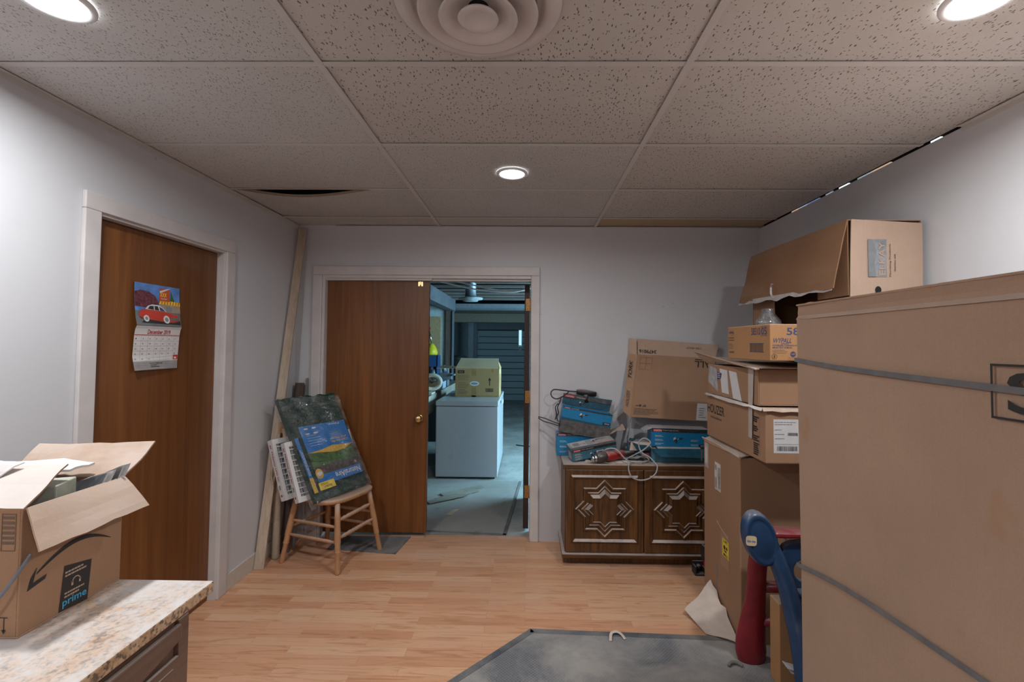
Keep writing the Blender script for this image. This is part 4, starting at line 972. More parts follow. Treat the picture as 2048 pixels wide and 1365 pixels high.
b = MB(); b.tube(cordz([(.80, 3.29, .75), (.86, 3.24, .712), (.80, 3.20, .703), (.70, 3.19, .715), (.62, 3.20, .79), (.55, 3.225, .775), (.60, 3.25, .72), (.70, 3.28, .705), (.78, 3.22, .76), (.83, 3.20, .80), (.86, 3.20, .84), (.82, 3.21, .865), (.785, 3.22, .83), (.80, 3.21, .77), (.85, 3.19, .74), (.88, 3.17, .71), (.895, 3.155, .685), (.88, 3.145, .64), (.83, 3.14, .605), (.77, 3.143, .595), (.72, 3.146, .615), (.70, 3.15, .66), (.705, 3.16, .70), (.735, 3.20, .70), (.80, 3.24, .698)]), .0048, 'cord', 8)
b.build('power_cord', t)
b = MB(); b.sheet((.375, 3.195, ZT+.004), (.80, 3.185, ZT+.003), (.83, 3.30, ZT+.004), (.43, 3.27, ZT+.006), .003, 'rag', 24, 6, .012, 5, .012); tag(b.build('paper_rag'), 'torn off-white rag lying under the red drill', 'rag')
b = MB(); b.sheet((.70, 3.24, ZT+.028), (.84, 3.22, ZT+.03), (.85, 3.30, ZT+.05), (.71, 3.32, ZT+.04), .005, 'bagplastic', 10, 8, .022, 8, .02); tag(b.build('plastic_bag'), 'small crumpled grey plastic bag tangled in the drill cord', 'bag')
b = MB(); b.tubeprof(V(.84, 3.32, .722), V(.12, -.01, 0), [(0, .012), (.1, .022), (.8, .024), (1, .012)], 'redtool', 14); tag(b.build('red_tool'), 'dark red tool handle lying in the shade of the open carton', 'tool')
b = MB()
for i in range(3): b.sheet((.60+i*.02, 3.33+i*.03, ZT+.004+i*.006), (.80+i*.02, 3.32+i*.03, ZT+.005+i*.006), (.79, 3.36+i*.03, ZT+.006+i*.006), (.62, 3.37+i*.03, ZT+.008+i*.006), .003, 'dustpaper', 6, 3, .004, i+3, .004)
b.build('x'); bpy.data.objects.remove(bpy.data.objects['x'])
for i in range(3):
    b = MB(); b.sheet((.62+i*.015, 3.30+i*.025, ZT+.004+i*.006), (.76+i*.015, 3.29+i*.025, ZT+.005+i*.006), (.75, 3.33+i*.025, ZT+.006+i*.006), (.63, 3.34+i*.025, ZT+.008+i*.006), .003, 'dustpaper', 6, 3, .004, i+3, .004)
    tag(b.build('paper_sheet'), ('lowest', 'middle', 'topmost')[i]+' of three dusty leaflets lying behind the red drill', 'paper', 'leaflets behind the drill')

# ------------------------------------------------------------------ carton stack on the right
def box_tape(b, f, x, y0, y1, w=.03): f.rect(x, y0, x+w, y1, 'tape', 1)
t = thing('tall_carton', 'tall brown carton with yellow sticker, lowest of the stack behind toy', 'carton', (1.4, 2.6, 0))
b = MB(); b.box(1.089, 1.72, 2.365, 2.838, .001, .938, 'card')
b.build('walls', t, .006)
b = MB(); b.sheet((1.086, 2.355, .938), (1.086, 2.845, .938), (1.16, 2.83, .958), (1.17, 2.36, .966), .005, 'cardlite', 6, 3, .004, 2, .004, 'inner')
b.sheet((1.087, 2.84, .936), (1.087, 2.352, .936), (1.08, 2.352, .945), (1.078, 2.84, .95), .006, 'inner', 8, 2, .003, 2, .006); b.build('top_flap', t)
b = MB(); f = Face(b, (1.089, 2.838, 0), (0, -1, 0), (0, 0, 1))
f.rect(.02, .78, .075, .925, 'tape', 1); f.rect(.024, .80, .06, .90, 'dustpaper', 2); f.lines(.80, -.028, .08, 2, .012, .008, 'inkfade', 3, 2, True)
b.build('tape_label', t); b = MB(); f = Face(b, (1.089, 2.838, 0), (0, -1, 0), (0, 0, 1))
f.rect(.165, .69, .245, .845, 'dustpaper', 1); f.bars(.172, .70, .02, .13, 'inkfade', 2, 3, True); f.bars(.212, .705, .028, .12, 'inkfade', 2, 5, True); f.rect(.166, .76, .20, .80, 'dustpaper', 3)
b.build('torn_label', t); b = MB(); f = Face(b, (1.089, 2.838, 0), (0, -1, 0), (0, 0, 1))
f.rect(.262, .36, .345, .455, 'yellow', 2); f.text('LIFT', .28, .437, .045, .014, 'ink', 3, 180); f.text('TEAM', .28, .364, .05, .014, 'ink', 3, 180); f.disc(.292, .41, .012, 'ink', 3, 10); f.disc(.32, .412, .009, 'ink', 3, 10); f.rect(.29, .388, .318, .396, 'ink', 3)
f.poly([(.19, .52), (.24, .50), (.33, .475), (.33, .472), (.24, .496), (.19, .515)], 'dustpaper', 2); f.rect(.24, .30, .34, .49, 'tapeclear', 1)
b.build('yellow_sticker', t); b = MB(); f = Face(b, (1.089, 2.838, 0), (0, -1, 0), (0, 0, 1))
f.text('FRAGILE', .17, .12, .03, .16, 'grey', 1, 90)
b.build('side_print', t)
b = MB(); f = Face(b, (1.089, 2.365, 0), (1, 0, 0), (0, 0, 1)); n = 14
for k in range(n):
    a0, a1 = 2*PI*k/n, 2*PI*(k+1)/n; f.poly([(.24+.022*math.cos(a0), .545+.022*math.sin(a0)), (.24+.022*math.cos(a1), .545+.022*math.sin(a1)), (.24+.013*math.cos(a1), .545+.013*math.sin(a1)), (.24+.013*math.cos(a0), .545+.013*math.sin(a0))], 'inkfade', 1)
b.build('recycling_mark', t)
t = thing('sink_carton', 'long brown carton with shipping label, directly on the tall carton', 'carton', (1.4, 2.5, .96))
b = MB(); b.box(1.104, 1.74, 2.135, 2.825, .968, 1.218, 'card'); b.build('walls', t, .006)
b = MB(); f = Face(b, (1.104, 2.825, .968), (0, -1, 0), (0, 0, 1))
f.text('HOUZER', .015, .145, .235, .052, 'ink', 1); f.text('www.houzersink.com', .06, .115, .15, .016, 'inkfade', 1)
b.build('logo_print', t); b = MB(); f = Face(b, (1.104, 2.825, .968), (0, -1, 0), (0, 0, 1))
f.frame(.575, .02, .635, .225, .0012, 'inkfade', 1)
for i, y in enumerate((.185, .14, .095, .06, .03)): f.lines(.58, y+.012, .052, 3, .010, .007, 'ink', 2, i+20)
b.build('side_print', t)
b = MB(); f = Face(b, (1.104, 2.135, .968), (1, 0, 0), (0, 0, 1))
f.rect(.035, .05, .155, .205, 'white', 1); f.bars(.05, .06, .095, .022, 'ink', 2, 8); f.bars(.10, .13, .045, .014, 'ink', 2, 9); f.lines(.04, .19, .1, 2, .01, .003, 'grey', 2, 2); f.lines(.04, .155, .05, 3, .02, .003, 'grey', 2, 4); f.rect(.04, .09, .15, .0912, 'grey', 2)
f.rect(.16, .05, .29, .205, 'white', 1); f.frame(.165, .06, .285, .2, .002, 'ink', 2); f.bars(.175, .07, .1, .03, 'ink', 2, 11)
b.build('shipping_label', t)
t = thing('open_carton', 'brown open carton with taped white papers, above the long labelled carton', 'carton', (1.4, 2.5, 1.22))
carton(t, 1.104, 1.77, 2.20, 2.805, 1.226, 1.400, 'card', walls='xXyY')
b = MB(); b.sheet((1.098, 2.82, 1.222), (1.098, 2.14, 1.221), (1.082, 2.13, 1.207), (1.085, 2.81, 1.213), .003, 'dustflap', 12, 2, .004, 6, .004); b.sheet((1.09, 2.14, 1.222), (1.60, 2.14, 1.222), (1.60, 2.115, 1.212), (1.085, 2.12, 1.208), .003, 'cardlite', 12, 2, .004, 7, .004); b.build('lower_flap', t)
b = MB(); b.sheet((1.79, 2.16, 1.405), (1.10, 2.16, 1.405), (1.096, 2.84, 1.438), (1.79, 2.84, 1.42), .005, 'card', 12, 12, .0015, 3, .0, 'inner'); b.build('upper_flap', t)
b = MB(); b.sheet((1.09, 2.16, 1.404), (1.09, 2.90, 1.440), (1.06, 2.92, 1.475), (1.055, 2.16, 1.409), .005, 'dustflap', 10, 4, .003, 4, .003, 'cardlite'); b.build('left_flap', t)
b = MB(); b.sheet((1.45, 2.198, 1.23), (1.45, 2.198, 1.398), (1.48, 2.15, 1.39), (1.49, 2.16, 1.24), .004, 'cardlite', 4, 4, .004, 3); b.build('front_flap', t)
b = MB(); f = Face(b, (1.104, 2.805, 1.226), (0, -1, 0), (0, 0, 1), .0012)
f.poly([(.005, .07), (.03, .168), (.13, .15), (.15, .02), (.12, .03)], 'bagplastic', 1); f.poly([(.14, .09), (.19, .10), (.2, .13), (.14, .135)], 'navy', 2); f.lines(.148, .125, .04, 3, .011, .004, 'white', 3, 5)
f.poly([(.17, .155), (.27, .15), (.29, .02), (.20, .022)], 'white', 1); f.poly([(.29, .15), (.38, .145), (.44, .0), (.34, .004)], 'white', 1)
b.build('taped_papers', t)
b = MB(); b.sheet((1.1005, 2.29, 1.405), (1.1005, 2.235, 1.403), (1.096, 2.25, 1.06), (1.096, 2.285, 1.065), .001, 'tape', 3, 14, .001, 2, .006); b.build('hanging_tape', t)
# white corner flap left of it
t = thing('wipes_carton', 'orange brown carton with dark blue lettering, under the wrapped glass part', 'carton', (1.25, 2.3, 1.44))
b = MB(); zb = 1.4435; b.box(1.108, 1.42, 2.098, 2.535, zb, 1.612, 'cardor'); b.build('walls', t, .004)
b = MB(); f = Face(b, (1.108, 2.535, zb), (0, -1, 0), (0, 0, 1))
f.text('WYPALL', .015, .132, .06, .014, 'navy', 1, 0, .2); f.rect(.04, .126, .07, .1275, 'navy', 1); f.lines(.012, .108, .1, 2, .013, .005, 'inkfade', 1, 3); f.lines(.012, .075, .055, 3, .01, .003, 'inkfade', 1, 5); f.lines(.02, .03, .06, 1, .01, .008, 'inkfade', 1, 6)
b.build('product_print', t); b = MB(); f = Face(b, (1.108, 2.535, zb), (0, -1, 0), (0, 0, 1))
f.text('58310', .265, .12, .085, .036, 'navy', 1); f.text('05', .362, .12, .045, .036, 'navy', 1); f.frame(.357, .115, .412, .161, .0015, 'navy', 1)
b.build('number_print', t); b = MB(); f = Face(b, (1.108, 2.535, zb), (0, -1, 0), (0, 0, 1))
f.bars(.25, .04, .13, .038, 'inkfade', 1, 7); f.rect(.245, .078, .385, .081, 'navy', 1); f.rect(.245, .037, .385, .04, 'navy', 1)
b.build('side_print', t)
b = MB(); f = Face(b, (1.108, 2.098, zb), (1, 0, 0), (0, 0, 1))
f.text('58310', .075, .118, .15, .034, 'navy', 1); f.text('WYPALL', .010, .082, .085, .022, 'navy', 1, 0, .25); f.rect(.05, .077, .085, .0795, 'navy', 1)
f.text('WATERLESS CLEANING WIPES', .010, .067, .125, .007, 'navy', 1); f.text('ESSUIE-TOUT HUMIDES', .010, .057, .088, .007, 'navy', 1); f.lines(.010, .048, .07, 3, .007, .002, 'inkfade', 1, 5)
n = 20
for k in range(n):
    a0, a1 = 2*PI*k/n, 2*PI*(k+1)/n; f.poly([(.019+.012*math.cos(a0), .019+.012*math.sin(a0)), (.019+.012*math.cos(a1), .019+.012*math.sin(a1)), (.019+.0105*math.cos(a1), .019+.0105*math.sin(a1)), (.019+.0105*math.cos(a0), .019+.0105*math.sin(a0))], 'ink', 1)
f.text('8', .0155, .012, .007, .014, 'ink', 1); f.disc(.103, .031, .0125, 'navy', 1); f.text('NSF', .0945, .027, .017, .008, 'cardor', 2); f.frame(.083, .006, .122, .015, .0006, 'ink', 1)
b.build('end_marks', t)
t = thing('wrapped_part', 'clear plastic wrapped glass funnel shape on the orange brown carton', 'glass part', (1.215, 2.32, 1.613))
b = MB(); b.tubeprof(V(1.215, 2.32, 1.6135), V(0, 0, .085), [(0, .050), (.12, .056), (.3, .052), (.34, .047), (.62, .031), (.66, .027), (.95, .025), (1, .022)], 'glassy', 28); b.build('glass_funnel', t)
b = MB(); b.tubeprof(V(1.215, 2.32, 1.6133), V(0, 0, .088), [(0, .056), (.12, .061), (.3, .058), (.45, .047), (.7, .033), (.97, .030), (1, .024)], 'film', 28); b.build('plastic_wrap', t)
# sink carton lying on its side on top
t = thing('sink_display_carton', 'long open carton topmost of the stack, its flap hanging down', 'carton', (1.62, 2.5, 1.44))
x0, x1, y0, y1, z0, z1 = 1.452, 1.785, 2.075, 2.955, 1.442, 2.085
b = MB(); b.box(x0, x1, y0+.005, y1, z0, z0+.005, 'carddark').box(x1-.005, x1, y0+.005, y1, z0+.005, z1, 'carddark').box(x0, x1, y0+.005, y1, z1, z1+.005, 'card').box(x0, x1, y1-.005, y1, z0+.005, z1, 'carddark').box(x0, x0+.005, 2.70, y1-.005, z0+.005, z1, 'card').box(x0, x0+.005, y0+.005, 2.30, z0+.30, z1, 'carddark')
b.box(x0+.1, x1-.05, 2.12, 2.6, z0+.005, z0+.16, 'greyfoam')
b.build('walls', t, .003)
b = MB(); b.sheet((x0-.004, y0-.004, z0), (x1-.01, y0-.004, z0-.0), (x1-.005, y0-.004, z1-.012), (x0+.012, y0-.004, z1+.004), .005, 'cardlite', 8, 8, .003, 3); b.build('end_panel', t)
b = MB(); f = Face(b, (x0, y0-.0045, z0), (1, 0, 0), (0, 0, 1), .0012)
f.rect(.082, .385, .165, .555, 'steelprint', 2); f.poly([(.082, .385), (.115, .385), (.11, .45), (.12, .5), (.10, .555), (.082, .555)], 'grey', 3); f.text('ELKAY', .128, .392, .028, .15, 'cardlite', 4, 90)
f.text('Plumbing Products', .176, .385, .010, .15, 'inkfade', 2, 90); f.text('Stainless sink', .197, .41, .008, .08, 'inkfade', 2, 90)
b.build('logo_label', t); b = MB(); f = Face(b, (x0, y0-.0045, z0), (1, 0, 0), (0, 0, 1), .0012); f.disc(.125, .325, .014, 'voidshade', 2, 20, .017)  # flat black disc paints the darkness of a hole in the panel
b.build('end_marks', t)
b = MB(); b.sheet((x0-.003, y1, z1+.004), (x0-.003, y0, z1+.004), (1.395, 2.085, 1.775), (1.378, 2.965, 1.785), .005, 'card', 14, 8, .004, 6, .006, 'carddark'); b.build('hanging_flap', t)
b = MB(); b.sheet((1.377, 2.97, 1.80), (1.392, 2.09, 1.79), (1.389, 2.095, 1.768), (1.372, 2.975, 1.772), .002, 'tapeclear2', 16, 2, .002, 3, .008)
b.tube(smooth_path([V(1.372, 2.56, 1.775), V(1.355, 2.55, 1.80), V(1.36, 2.56, 1.84), V(1.35, 2.53, 1.855)]), .006, 'tapeclear2', 6, ell=(1, .25, (1, 0, 0))); b.build('torn_tape', t)
# big carton in the foreground
t = thing('big_carton', 'huge light brown strapped carton filling the right foreground', 'carton', (1.3, 1.0, 0))
x0, x1, y0, y1, z1 = .897, 1.79, .45, 1.525, 1.648
b = MB(); b.sheet((x0, y1, .001), (x0, y0, .001), (x0-.002, y0, z1-.045), (x0-.002, y1, z1-.045), .006, 'cardbig', 14, 14, .003, 5)
b.box(x0+.006, x1, y1-.006, y1, .001, z1-.02, 'cardbig').box(x1-.006, x1, y0, y1, .001, z1-.02, 'cardbig').box(x0+.006, x1, y0, y0+.006, .001, z1-.02, 'cardbig').box(x0+.006, x1-.006, y0+.006, y1-.006, .001, .007, 'cardbig'); b.build('walls', t)
b = MB(); b.sheet((x0-.004, y1+.004, z1-.050), (x0-.004, y0, z1-.050), (x0-.001, y0, z1-.002), (x0-.001, y1+.004, z1-.002), .006, 'cardbig', 16, 4, .003, 6, .004, bend=lambda a, c: -.007*math.sin(PI*c)); b.build('top_fold', t)
b = MB(); b.sheet((x0-.003, y1+.003, z1), (x0-.003, y0, z1), (x1, y0, z1), (x1, y1+.003, z1), .005, 'cardbig', 4, 4); b.build('top_panel', t)
b = MB(); f = Face(b, (x0-.003, y1, 0), (0, -1, 0), (0, 0, 1), .003)
f.frame(.632, 1.374, .76, 1.478, .0045, 'ink', 1); f.text('S', .662, 1.388, .07, .076, 'ink', 1); b.build('logo_print', t)
def strap(z0_, z1_, z2_):
    p = [V(x0-.007, y1+.01, z0_), V(x0-.008, y1-.3, (z0_+z1_)/2+.003), V(x0-.008, y0, z1_)]; bb = MB()
    P = smooth_path(p, 6)
    for i in range(len(P)-1):
        a, c = P[i], P[i+1]; bb.prism([a-V(0, 0, .0065), c-V(0, 0, .0065), c+V(0, 0, .0065), a+V(0, 0, .0065)], V(.0015, 0, 0), 'strap')
    bb.prism([V(x0-.007, y1+.006, z0_-.0065), V(x1, y1+.006, z2_-.0065), V(x1, y1+.006, z2_+.0065), V(x0-.007, y1+.006, z0_+.0065)], V(0, .0015, 0), 'strap')
    return bb.build('strap', t)
strap(1.465, 1.418, 1.47); strap(.795, .885, .80)

# ------------------------------------------------------------------ plastic toy, small box, scraps
def toy():
    t = thing('toy_slide', 'dark blue and red moulded plastic toy stand behind the big carton', 'toy', (1.15, 2.05, 0))
    # blue side: rounded head and long curved leg, one swept body
    b = MB(); P = [(1.060, 2.105, .70), (1.084, 2.10, .655), (1.108, 2.095, .598), (1.135, 2.08, .52), (1.150, 2.065, .46), (1.160, 2.045, .395), (1.167, 2.025, .332), (1.172, 2.0, .274), (1.176, 1.98, .194), (1.178, 1.96, .116), (1.178, 1.955, .008)]
    Rr = [.034, .034, .035, .037, .038, .040, .042, .044, .046, .048, .050]
    b.tube(smooth_path(P, 4), [Rr[min(i//4, len(Rr)-1)]*(1-(i % 4)/4)+Rr[min(i//4+1, len(Rr)-1)]*((i % 4)/4) for i in range(4*(len(P)-1)+1)], 'plasticblue', 20); b.build('blue_leg', t)
    b = MB(); n = 40; c = V(1.048, 2.095, .650); vs = []; fs = []
    rings = [(0, -.036), (.62, -.036), (.74, -.030), (.80, -.036), (.93, -.030), (1.0, -.012), (1.0, .012), (.9, .028), (0, .03)]
    for q, d in rings:
        for k in range(n):
            a = 2*PI*k/n; ex_ = .072*math.cos(a)*q; ez = .125*math.sin(a)*q
            vs.append(c+V(ex_*math.cos(.28)+ez*math.sin(-.28)*1.0, d, -ex_*math.sin(-.28)*1.0+ez*math.cos(.28)))
    for i in range(len(rings)-1):
        for k in range(n): l = (k+1) % n; fs.append((i*n+k, i*n+l, (i+1)*n+l, (i+1)*n+k))
    b.add(vs, fs, 'plasticblue', True); b.build('blue_head', t)
    b = MB(); f = Face(b, (.968, 2.0575, .630), (1, 0, -.05), (0, 0, 1), .001); pts = []
    for k in range(28):
        a = 2*PI*k/28; pts.append((.028+.024*math.copysign(abs(math.cos(a))**.5, math.cos(a)), .022+.022*math.copysign(abs(math.sin(a))**.5, math.sin(a))))
    f.poly(pts, 'cream', 1); f.text('little tikes', .010, .016, .036, .010, 'filtblue', 2); b.build('maker_sticker', t)
    # blue cross panel with oval opening
    b = MB(); n = 32; cx_, cz_ = 1.335, .507; outer = []; inner = []
    for k in range(n):
        a = 2*PI*k/n+PI/n; c_, s_ = math.cos(a), math.sin(a); e = .45
        outer.append((cx_+.19*math.copysign(abs(c_)**e, c_), cz_+.012+.118*math.copysign(abs(s_)**e, s_))); inner.append((cx_-.032+.10*math.copysign(abs(c_)**.8, c_), cz_+.055*math.copysign(abs(s_)**.8, s_)))
    y0, y1 = 2.09, 2.13
    vs = [V(x, y0, z) for x, z in outer]+[V(x, y0, z) for x, z in inner]+[V(x, y1, z) for x, z in outer]+[V(x, y1, z) for x, z in inner]; fs = []
    for k in range(n):
        l = (k+1) % n; fs += [(k, l, n+l, n+k), (2*n+k, 3*n+k, 3*n+l, 2*n+l), (k, 2*n+k, 2*n+l, l), (n+k, n+l, 3*n+l, 3*n+k)]
    b.add(vs, fs, 'plasticblue'); b.build('cross_panel', t, .008)
    b = MB(); b.tube([V(1.17, 2.07, .42), V(1.3, 2.07, .415), V(1.48, 2.07, .42)], .022, 'plasticblue', 14); b.build('step_bar', t)
    b = MB(); b.sheet((1.105, 2.055, .682), (1.5, 2.055, .676), (1.5, 2.135, .672), (1.085, 2.135, .694), .024, 'plasticred', 8, 4, .004, 3, bend=lambda a, c: .006*math.sin(PI*c)); b.build('red_platform', t, .012)
    b = MB(); P = [(1.105, 2.175, .66), (1.100, 2.20, .53), (1.098, 2.215, .44), (1.098, 2.225, .36), (1.096, 2.235, .28), (1.088, 2.242, .20), (1.083, 2.250, .12), (1.085, 2.255, .05), (1.088, 2.256, .006)]
    Rr = [.045, .044, .044, .045, .049, .060, .069, .072, .062]
    b.tube(smooth_path(P, 4), [Rr[min(i//4, 8)]*(1-(i % 4)/4)+Rr[min(i//4+1, 8)]*((i % 4)/4) for i in range(33)], 'plasticred', 24, ell=(.62, 1, (0, 1, 0))); b.build('red_leg', t)
    b = MB(); b.tube([V(1.46, 2.21, .66), V(1.46, 2.24, .3), V(1.46, 2.25, .006)], [.04, .04, .05], 'plasticred', 20); b.build('red_leg', t)
    b = MB()
    for z in (.20, .36): b.tube([V(1.10, 2.24, z), V(1.44, 2.24, z)], .026, 'plasticred', 14)
    b.build('red_cross_bars', t)
    b = MB(); b.tube([V(1.46, 2.08, .66), V(1.46, 2.03, .42), V(1.46, 1.95, .008)], [.04, .04, .05], 'plasticblue', 20); b.build('blue_leg', t)
toy()
t = thing('small_carton', 'narrow brown carton between the blue and red toy legs', 'carton', (1.25, 2.1, 0))
b = MB(); b.box(1.122, 1.42, 2.070, 2.150, .0075, .372, 'cardor'); b.build('walls', t, .004)
b = MB(); b.sheet((1.13, 2.066, .13), (1.18, 2.066, .115), (1.21, 2.03, .09), (1.135, 2.03, .12), .0015, 'white', 3, 3, .002, 2); b.sheet((1.13, 2.066, .128), (1.18, 2.066, .113), (1.215, 2.035, .08), (1.15, 2.03, .10), .0015, 'white', 3, 3, .002, 3); b.build('folded_paper', t)
b = MB(); b.sheet((.895, 2.62, .03), (.945, 2.445, .008), (1.082, 2.355, .014), (1.072, 2.70, .16), .004, 'papersheet', 10, 8, .008, 4, .012, 'inner'); tag(b.build('cardboard_scrap'), 'pale bent cardboard sheet on floor against the tall carton', 'cardboard')
b = MB(); pass
t = thing('plastic_fitting', 'small black plastic fitting on the floor by the carved cabinet', 'fitting', (1.15, 3.08, 0))
b = MB(); b.box(1.115, 1.185, 3.06, 3.125, .001, .012, 'blackp').box(1.115, 1.185, 3.11, 3.125, .012, .075, 'blackp').box(1.115, 1.125, 3.06, 3.11, .012, .06, 'blackp').box(1.176, 1.185, 3.06, 3.11, .012, .05, 'blackp'); b.build('bracket', t, .002)
b = MB(); b.tube([V(1.15, 3.108, .045), V(1.15, 3.085, .045)], .016, 'blackp', 14); b.build('socket', t)
b = MB(); b.box(1.19, 1.205, 3.0, 3.16, .001, .17, 'boxblack').box(1.1885, 1.19, 3.04, 3.12, .02, .08, 'red'); tag(b.build('flat_package'), 'thin black and red package standing behind the tall carton', 'package')
b = MB(); b.tube(smooth_path([V(.435, 2.37, .010), V(.447, 2.415, .02), V(.475, 2.425, .024), V(.50, 2.415, .016), V(.512, 2.385, .010)]), .007, 'papersheet', 8, ell=(.4, 1.2, (0, 0, 1))); tag(b.build('paper_scrap'), 'curled white scrap lying on the grey floor mat edge', 'scrap')
b = MB(); b.tube(smooth_path([V(.955, 2.20, .013), V(.975, 2.215, .019), V(1.0, 2.215, .019), V(1.02, 2.20, .013)]), .007, 'bench', 8); tag(b.build('wood_chip'), 'small curled wood chip on the grey mat near the red toy leg', 'scrap')

# ------------------------------------------------------------------ garage beyond
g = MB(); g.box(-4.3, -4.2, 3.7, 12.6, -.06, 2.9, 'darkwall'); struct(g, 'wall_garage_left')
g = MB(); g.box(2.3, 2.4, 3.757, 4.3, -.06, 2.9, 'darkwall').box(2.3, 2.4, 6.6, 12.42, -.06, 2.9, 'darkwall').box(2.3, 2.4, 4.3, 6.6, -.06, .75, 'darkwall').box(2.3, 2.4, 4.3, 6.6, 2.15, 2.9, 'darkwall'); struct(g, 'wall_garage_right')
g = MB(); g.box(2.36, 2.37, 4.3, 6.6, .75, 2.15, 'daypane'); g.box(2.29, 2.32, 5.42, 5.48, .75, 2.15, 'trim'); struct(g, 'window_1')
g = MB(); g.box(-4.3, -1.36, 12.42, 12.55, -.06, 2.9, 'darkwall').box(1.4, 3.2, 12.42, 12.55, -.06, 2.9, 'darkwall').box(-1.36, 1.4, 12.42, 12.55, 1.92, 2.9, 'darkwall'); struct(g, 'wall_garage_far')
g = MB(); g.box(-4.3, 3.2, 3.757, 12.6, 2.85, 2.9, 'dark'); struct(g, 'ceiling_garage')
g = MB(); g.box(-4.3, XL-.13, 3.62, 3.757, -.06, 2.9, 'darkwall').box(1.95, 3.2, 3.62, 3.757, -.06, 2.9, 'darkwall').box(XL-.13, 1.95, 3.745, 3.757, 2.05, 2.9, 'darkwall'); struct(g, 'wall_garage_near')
for i in range(9):
    y = 4.3+i*.42; g = MB(); g.box(-4.2, 2.3, y-.01, y+.055, 2.26, 2.29, 'joist').box(-4.2, 2.3, y+.015, y+.03, 2.29, 2.44, 'dark'); struct(g, 'trim_%d' % (10+i))  # webs coloured near-black as shade between the lighter flanges
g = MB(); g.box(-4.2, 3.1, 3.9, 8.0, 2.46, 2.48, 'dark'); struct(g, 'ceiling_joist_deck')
g = MB(); g.box(-1.35, -1.22, 4.2, 7.72, 2.07, 2.26, 'beam'); struct(g, 'trim_7')
g = MB(); g.box(-1.5, 3.1, 7.86, 8.0, 2.115, 2.20, 'galv').box(-1.5, 3.1, 7.83, 8.03, 2.105, 2.115, 'galv').box(-1.5, 3.1, 7.83, 8.03, 2.20, 2.21, 'galv'); struct(g, 'trim_8')
g = MB(); g.box(-1.38, -1.27, 7.72, 7.84, 0, 2.3, 'stud').box(-1.27, -1.24, 7.70, 7.73, 0, 2.2, 'galv'); struct(g, 'trim_9')
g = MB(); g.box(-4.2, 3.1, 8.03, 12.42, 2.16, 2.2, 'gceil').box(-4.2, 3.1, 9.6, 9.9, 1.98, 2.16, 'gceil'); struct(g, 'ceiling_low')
g = MB(); g.box(-2.6, -1.38, 7.76, 7.80, 0, 2.3, 'teal'); struct(g, 'wall_partition')
b = MB(); b.box(-1.80, -1.47, 7.73, 7.755, 1.2, 1.97, 'pegboard'); tag(b.build('pegboard'), 'tan pegboard on the pale partition in the garage', 'pegboard')
for x, yy, w_, lab in ((-1.28, 9.9, .11, 'nearer of two grey steel posts before the garage door'), (-1.36, 11.5, .10, 'farther of two grey steel posts before the garage door')):
    b = MB(); b.box(x, x+w_, yy, yy+.1, 0, 2.16, 'beam'); tag(b.build('steel_post'), lab, 'post')
b = MB(); b.tube([V(-1.95, 9.2, 0), V(-1.95, 9.2, .02), V(-1.95, 9.2, 1.28), V(-1.95, 9.2, 1.32)], [.22, .25, .30, .32], 'barrel', 28); b = MB()
t = thing('garbage_bin', 'tall black bin behind the open carton in the garage', 'bin', (-1.33, 8.8, 0))
b = MB(); b.tube([V(-1.31, 8.8, 0), V(-1.31, 8.8, 1.22)], [.15, .175], 'barrel', 28); b.build('body', t)
b = MB(); b.tube([V(-1.31, 8.8, 1.22), V(-1.31, 8.8, 1.25), V(-1.31, 8.8, 1.29)], [.185, .185, .13], 'barrel', 28); b.build('lid', t)
g = MB()
for i in range(11): g.box(-1.34, 1.38, 12.36, 12.40, .01+i*.172, .01+i*.172+.158, 'gdoor')
g.box(-1.34, 1.38, 12.385, 12.41, .005, 1.91, 'dark')  # near-black backing paints the shade in the panel grooves
gd = g.build('door_4', None, .006); gd['kind'] = 'structure'
b = MB(); b.box(-.235, -.135, 12.335, 12.36, 1.46, 1.915, 'trim'); b.build('window_frame', gd)
b = MB(); b.box(-.218, -.152, 12.325, 12.335, 1.50, 1.90, 'dayslit'); b.build('pane', gd)
for z in (1.0, .62, 1.38):
    b = MB(); b.box(-.21, -.15, 12.33, 12.36, z-.012, z+.012, 'galv'); b.build('bracket', gd)
for z in (1.75, 1.3): b = MB(); b.box(-1.40, -1.30, 12.30, 12.36, z-.03, z+.03, 'galv'); b.build('track_roller', gd)
# round diffuser on a duct
t = thing('ceiling_duct', 'round metal duct with a dish diffuser hanging in the garage', 'duct', (-.70, 5.6, 2.05))
b = MB(); b.tube([V(-.70, 5.6, 2.09), V(-.70, 5.6, 2.45)], .068, 'galv', 24); b.build('duct_pipe', t)
b = MB(); b.tubeprof(V(-.70, 5.6, 2.035), V(0, 0, .06), [(0, .05), (.05, .09), (.35, .10), (.45, .148), (.75, .152), (.85, .10), (1, .068)], 'galv2', 36); b.build('diffuser', t)
for i, off in enumerate((0, .045)):
    b = MB(); b.tube(smooth_path([V(-1.22, 4.74, 2.235+off), V(-.80, 4.73, 2.135+off*.9), V(-.50, 4.72, 2.075+off*.8), V(-.25, 4.71, 2.056+off*.2), V(-.11, 4.7, 2.058+off*.1), V(.1, 4.69, 2.11)]), .0075, 'cable', 8)
    tag(b.build('white_cable'), ('lower', 'upper')[i]+' of the two white cables sagging across the doorway top', 'cable', 'sagging cables')
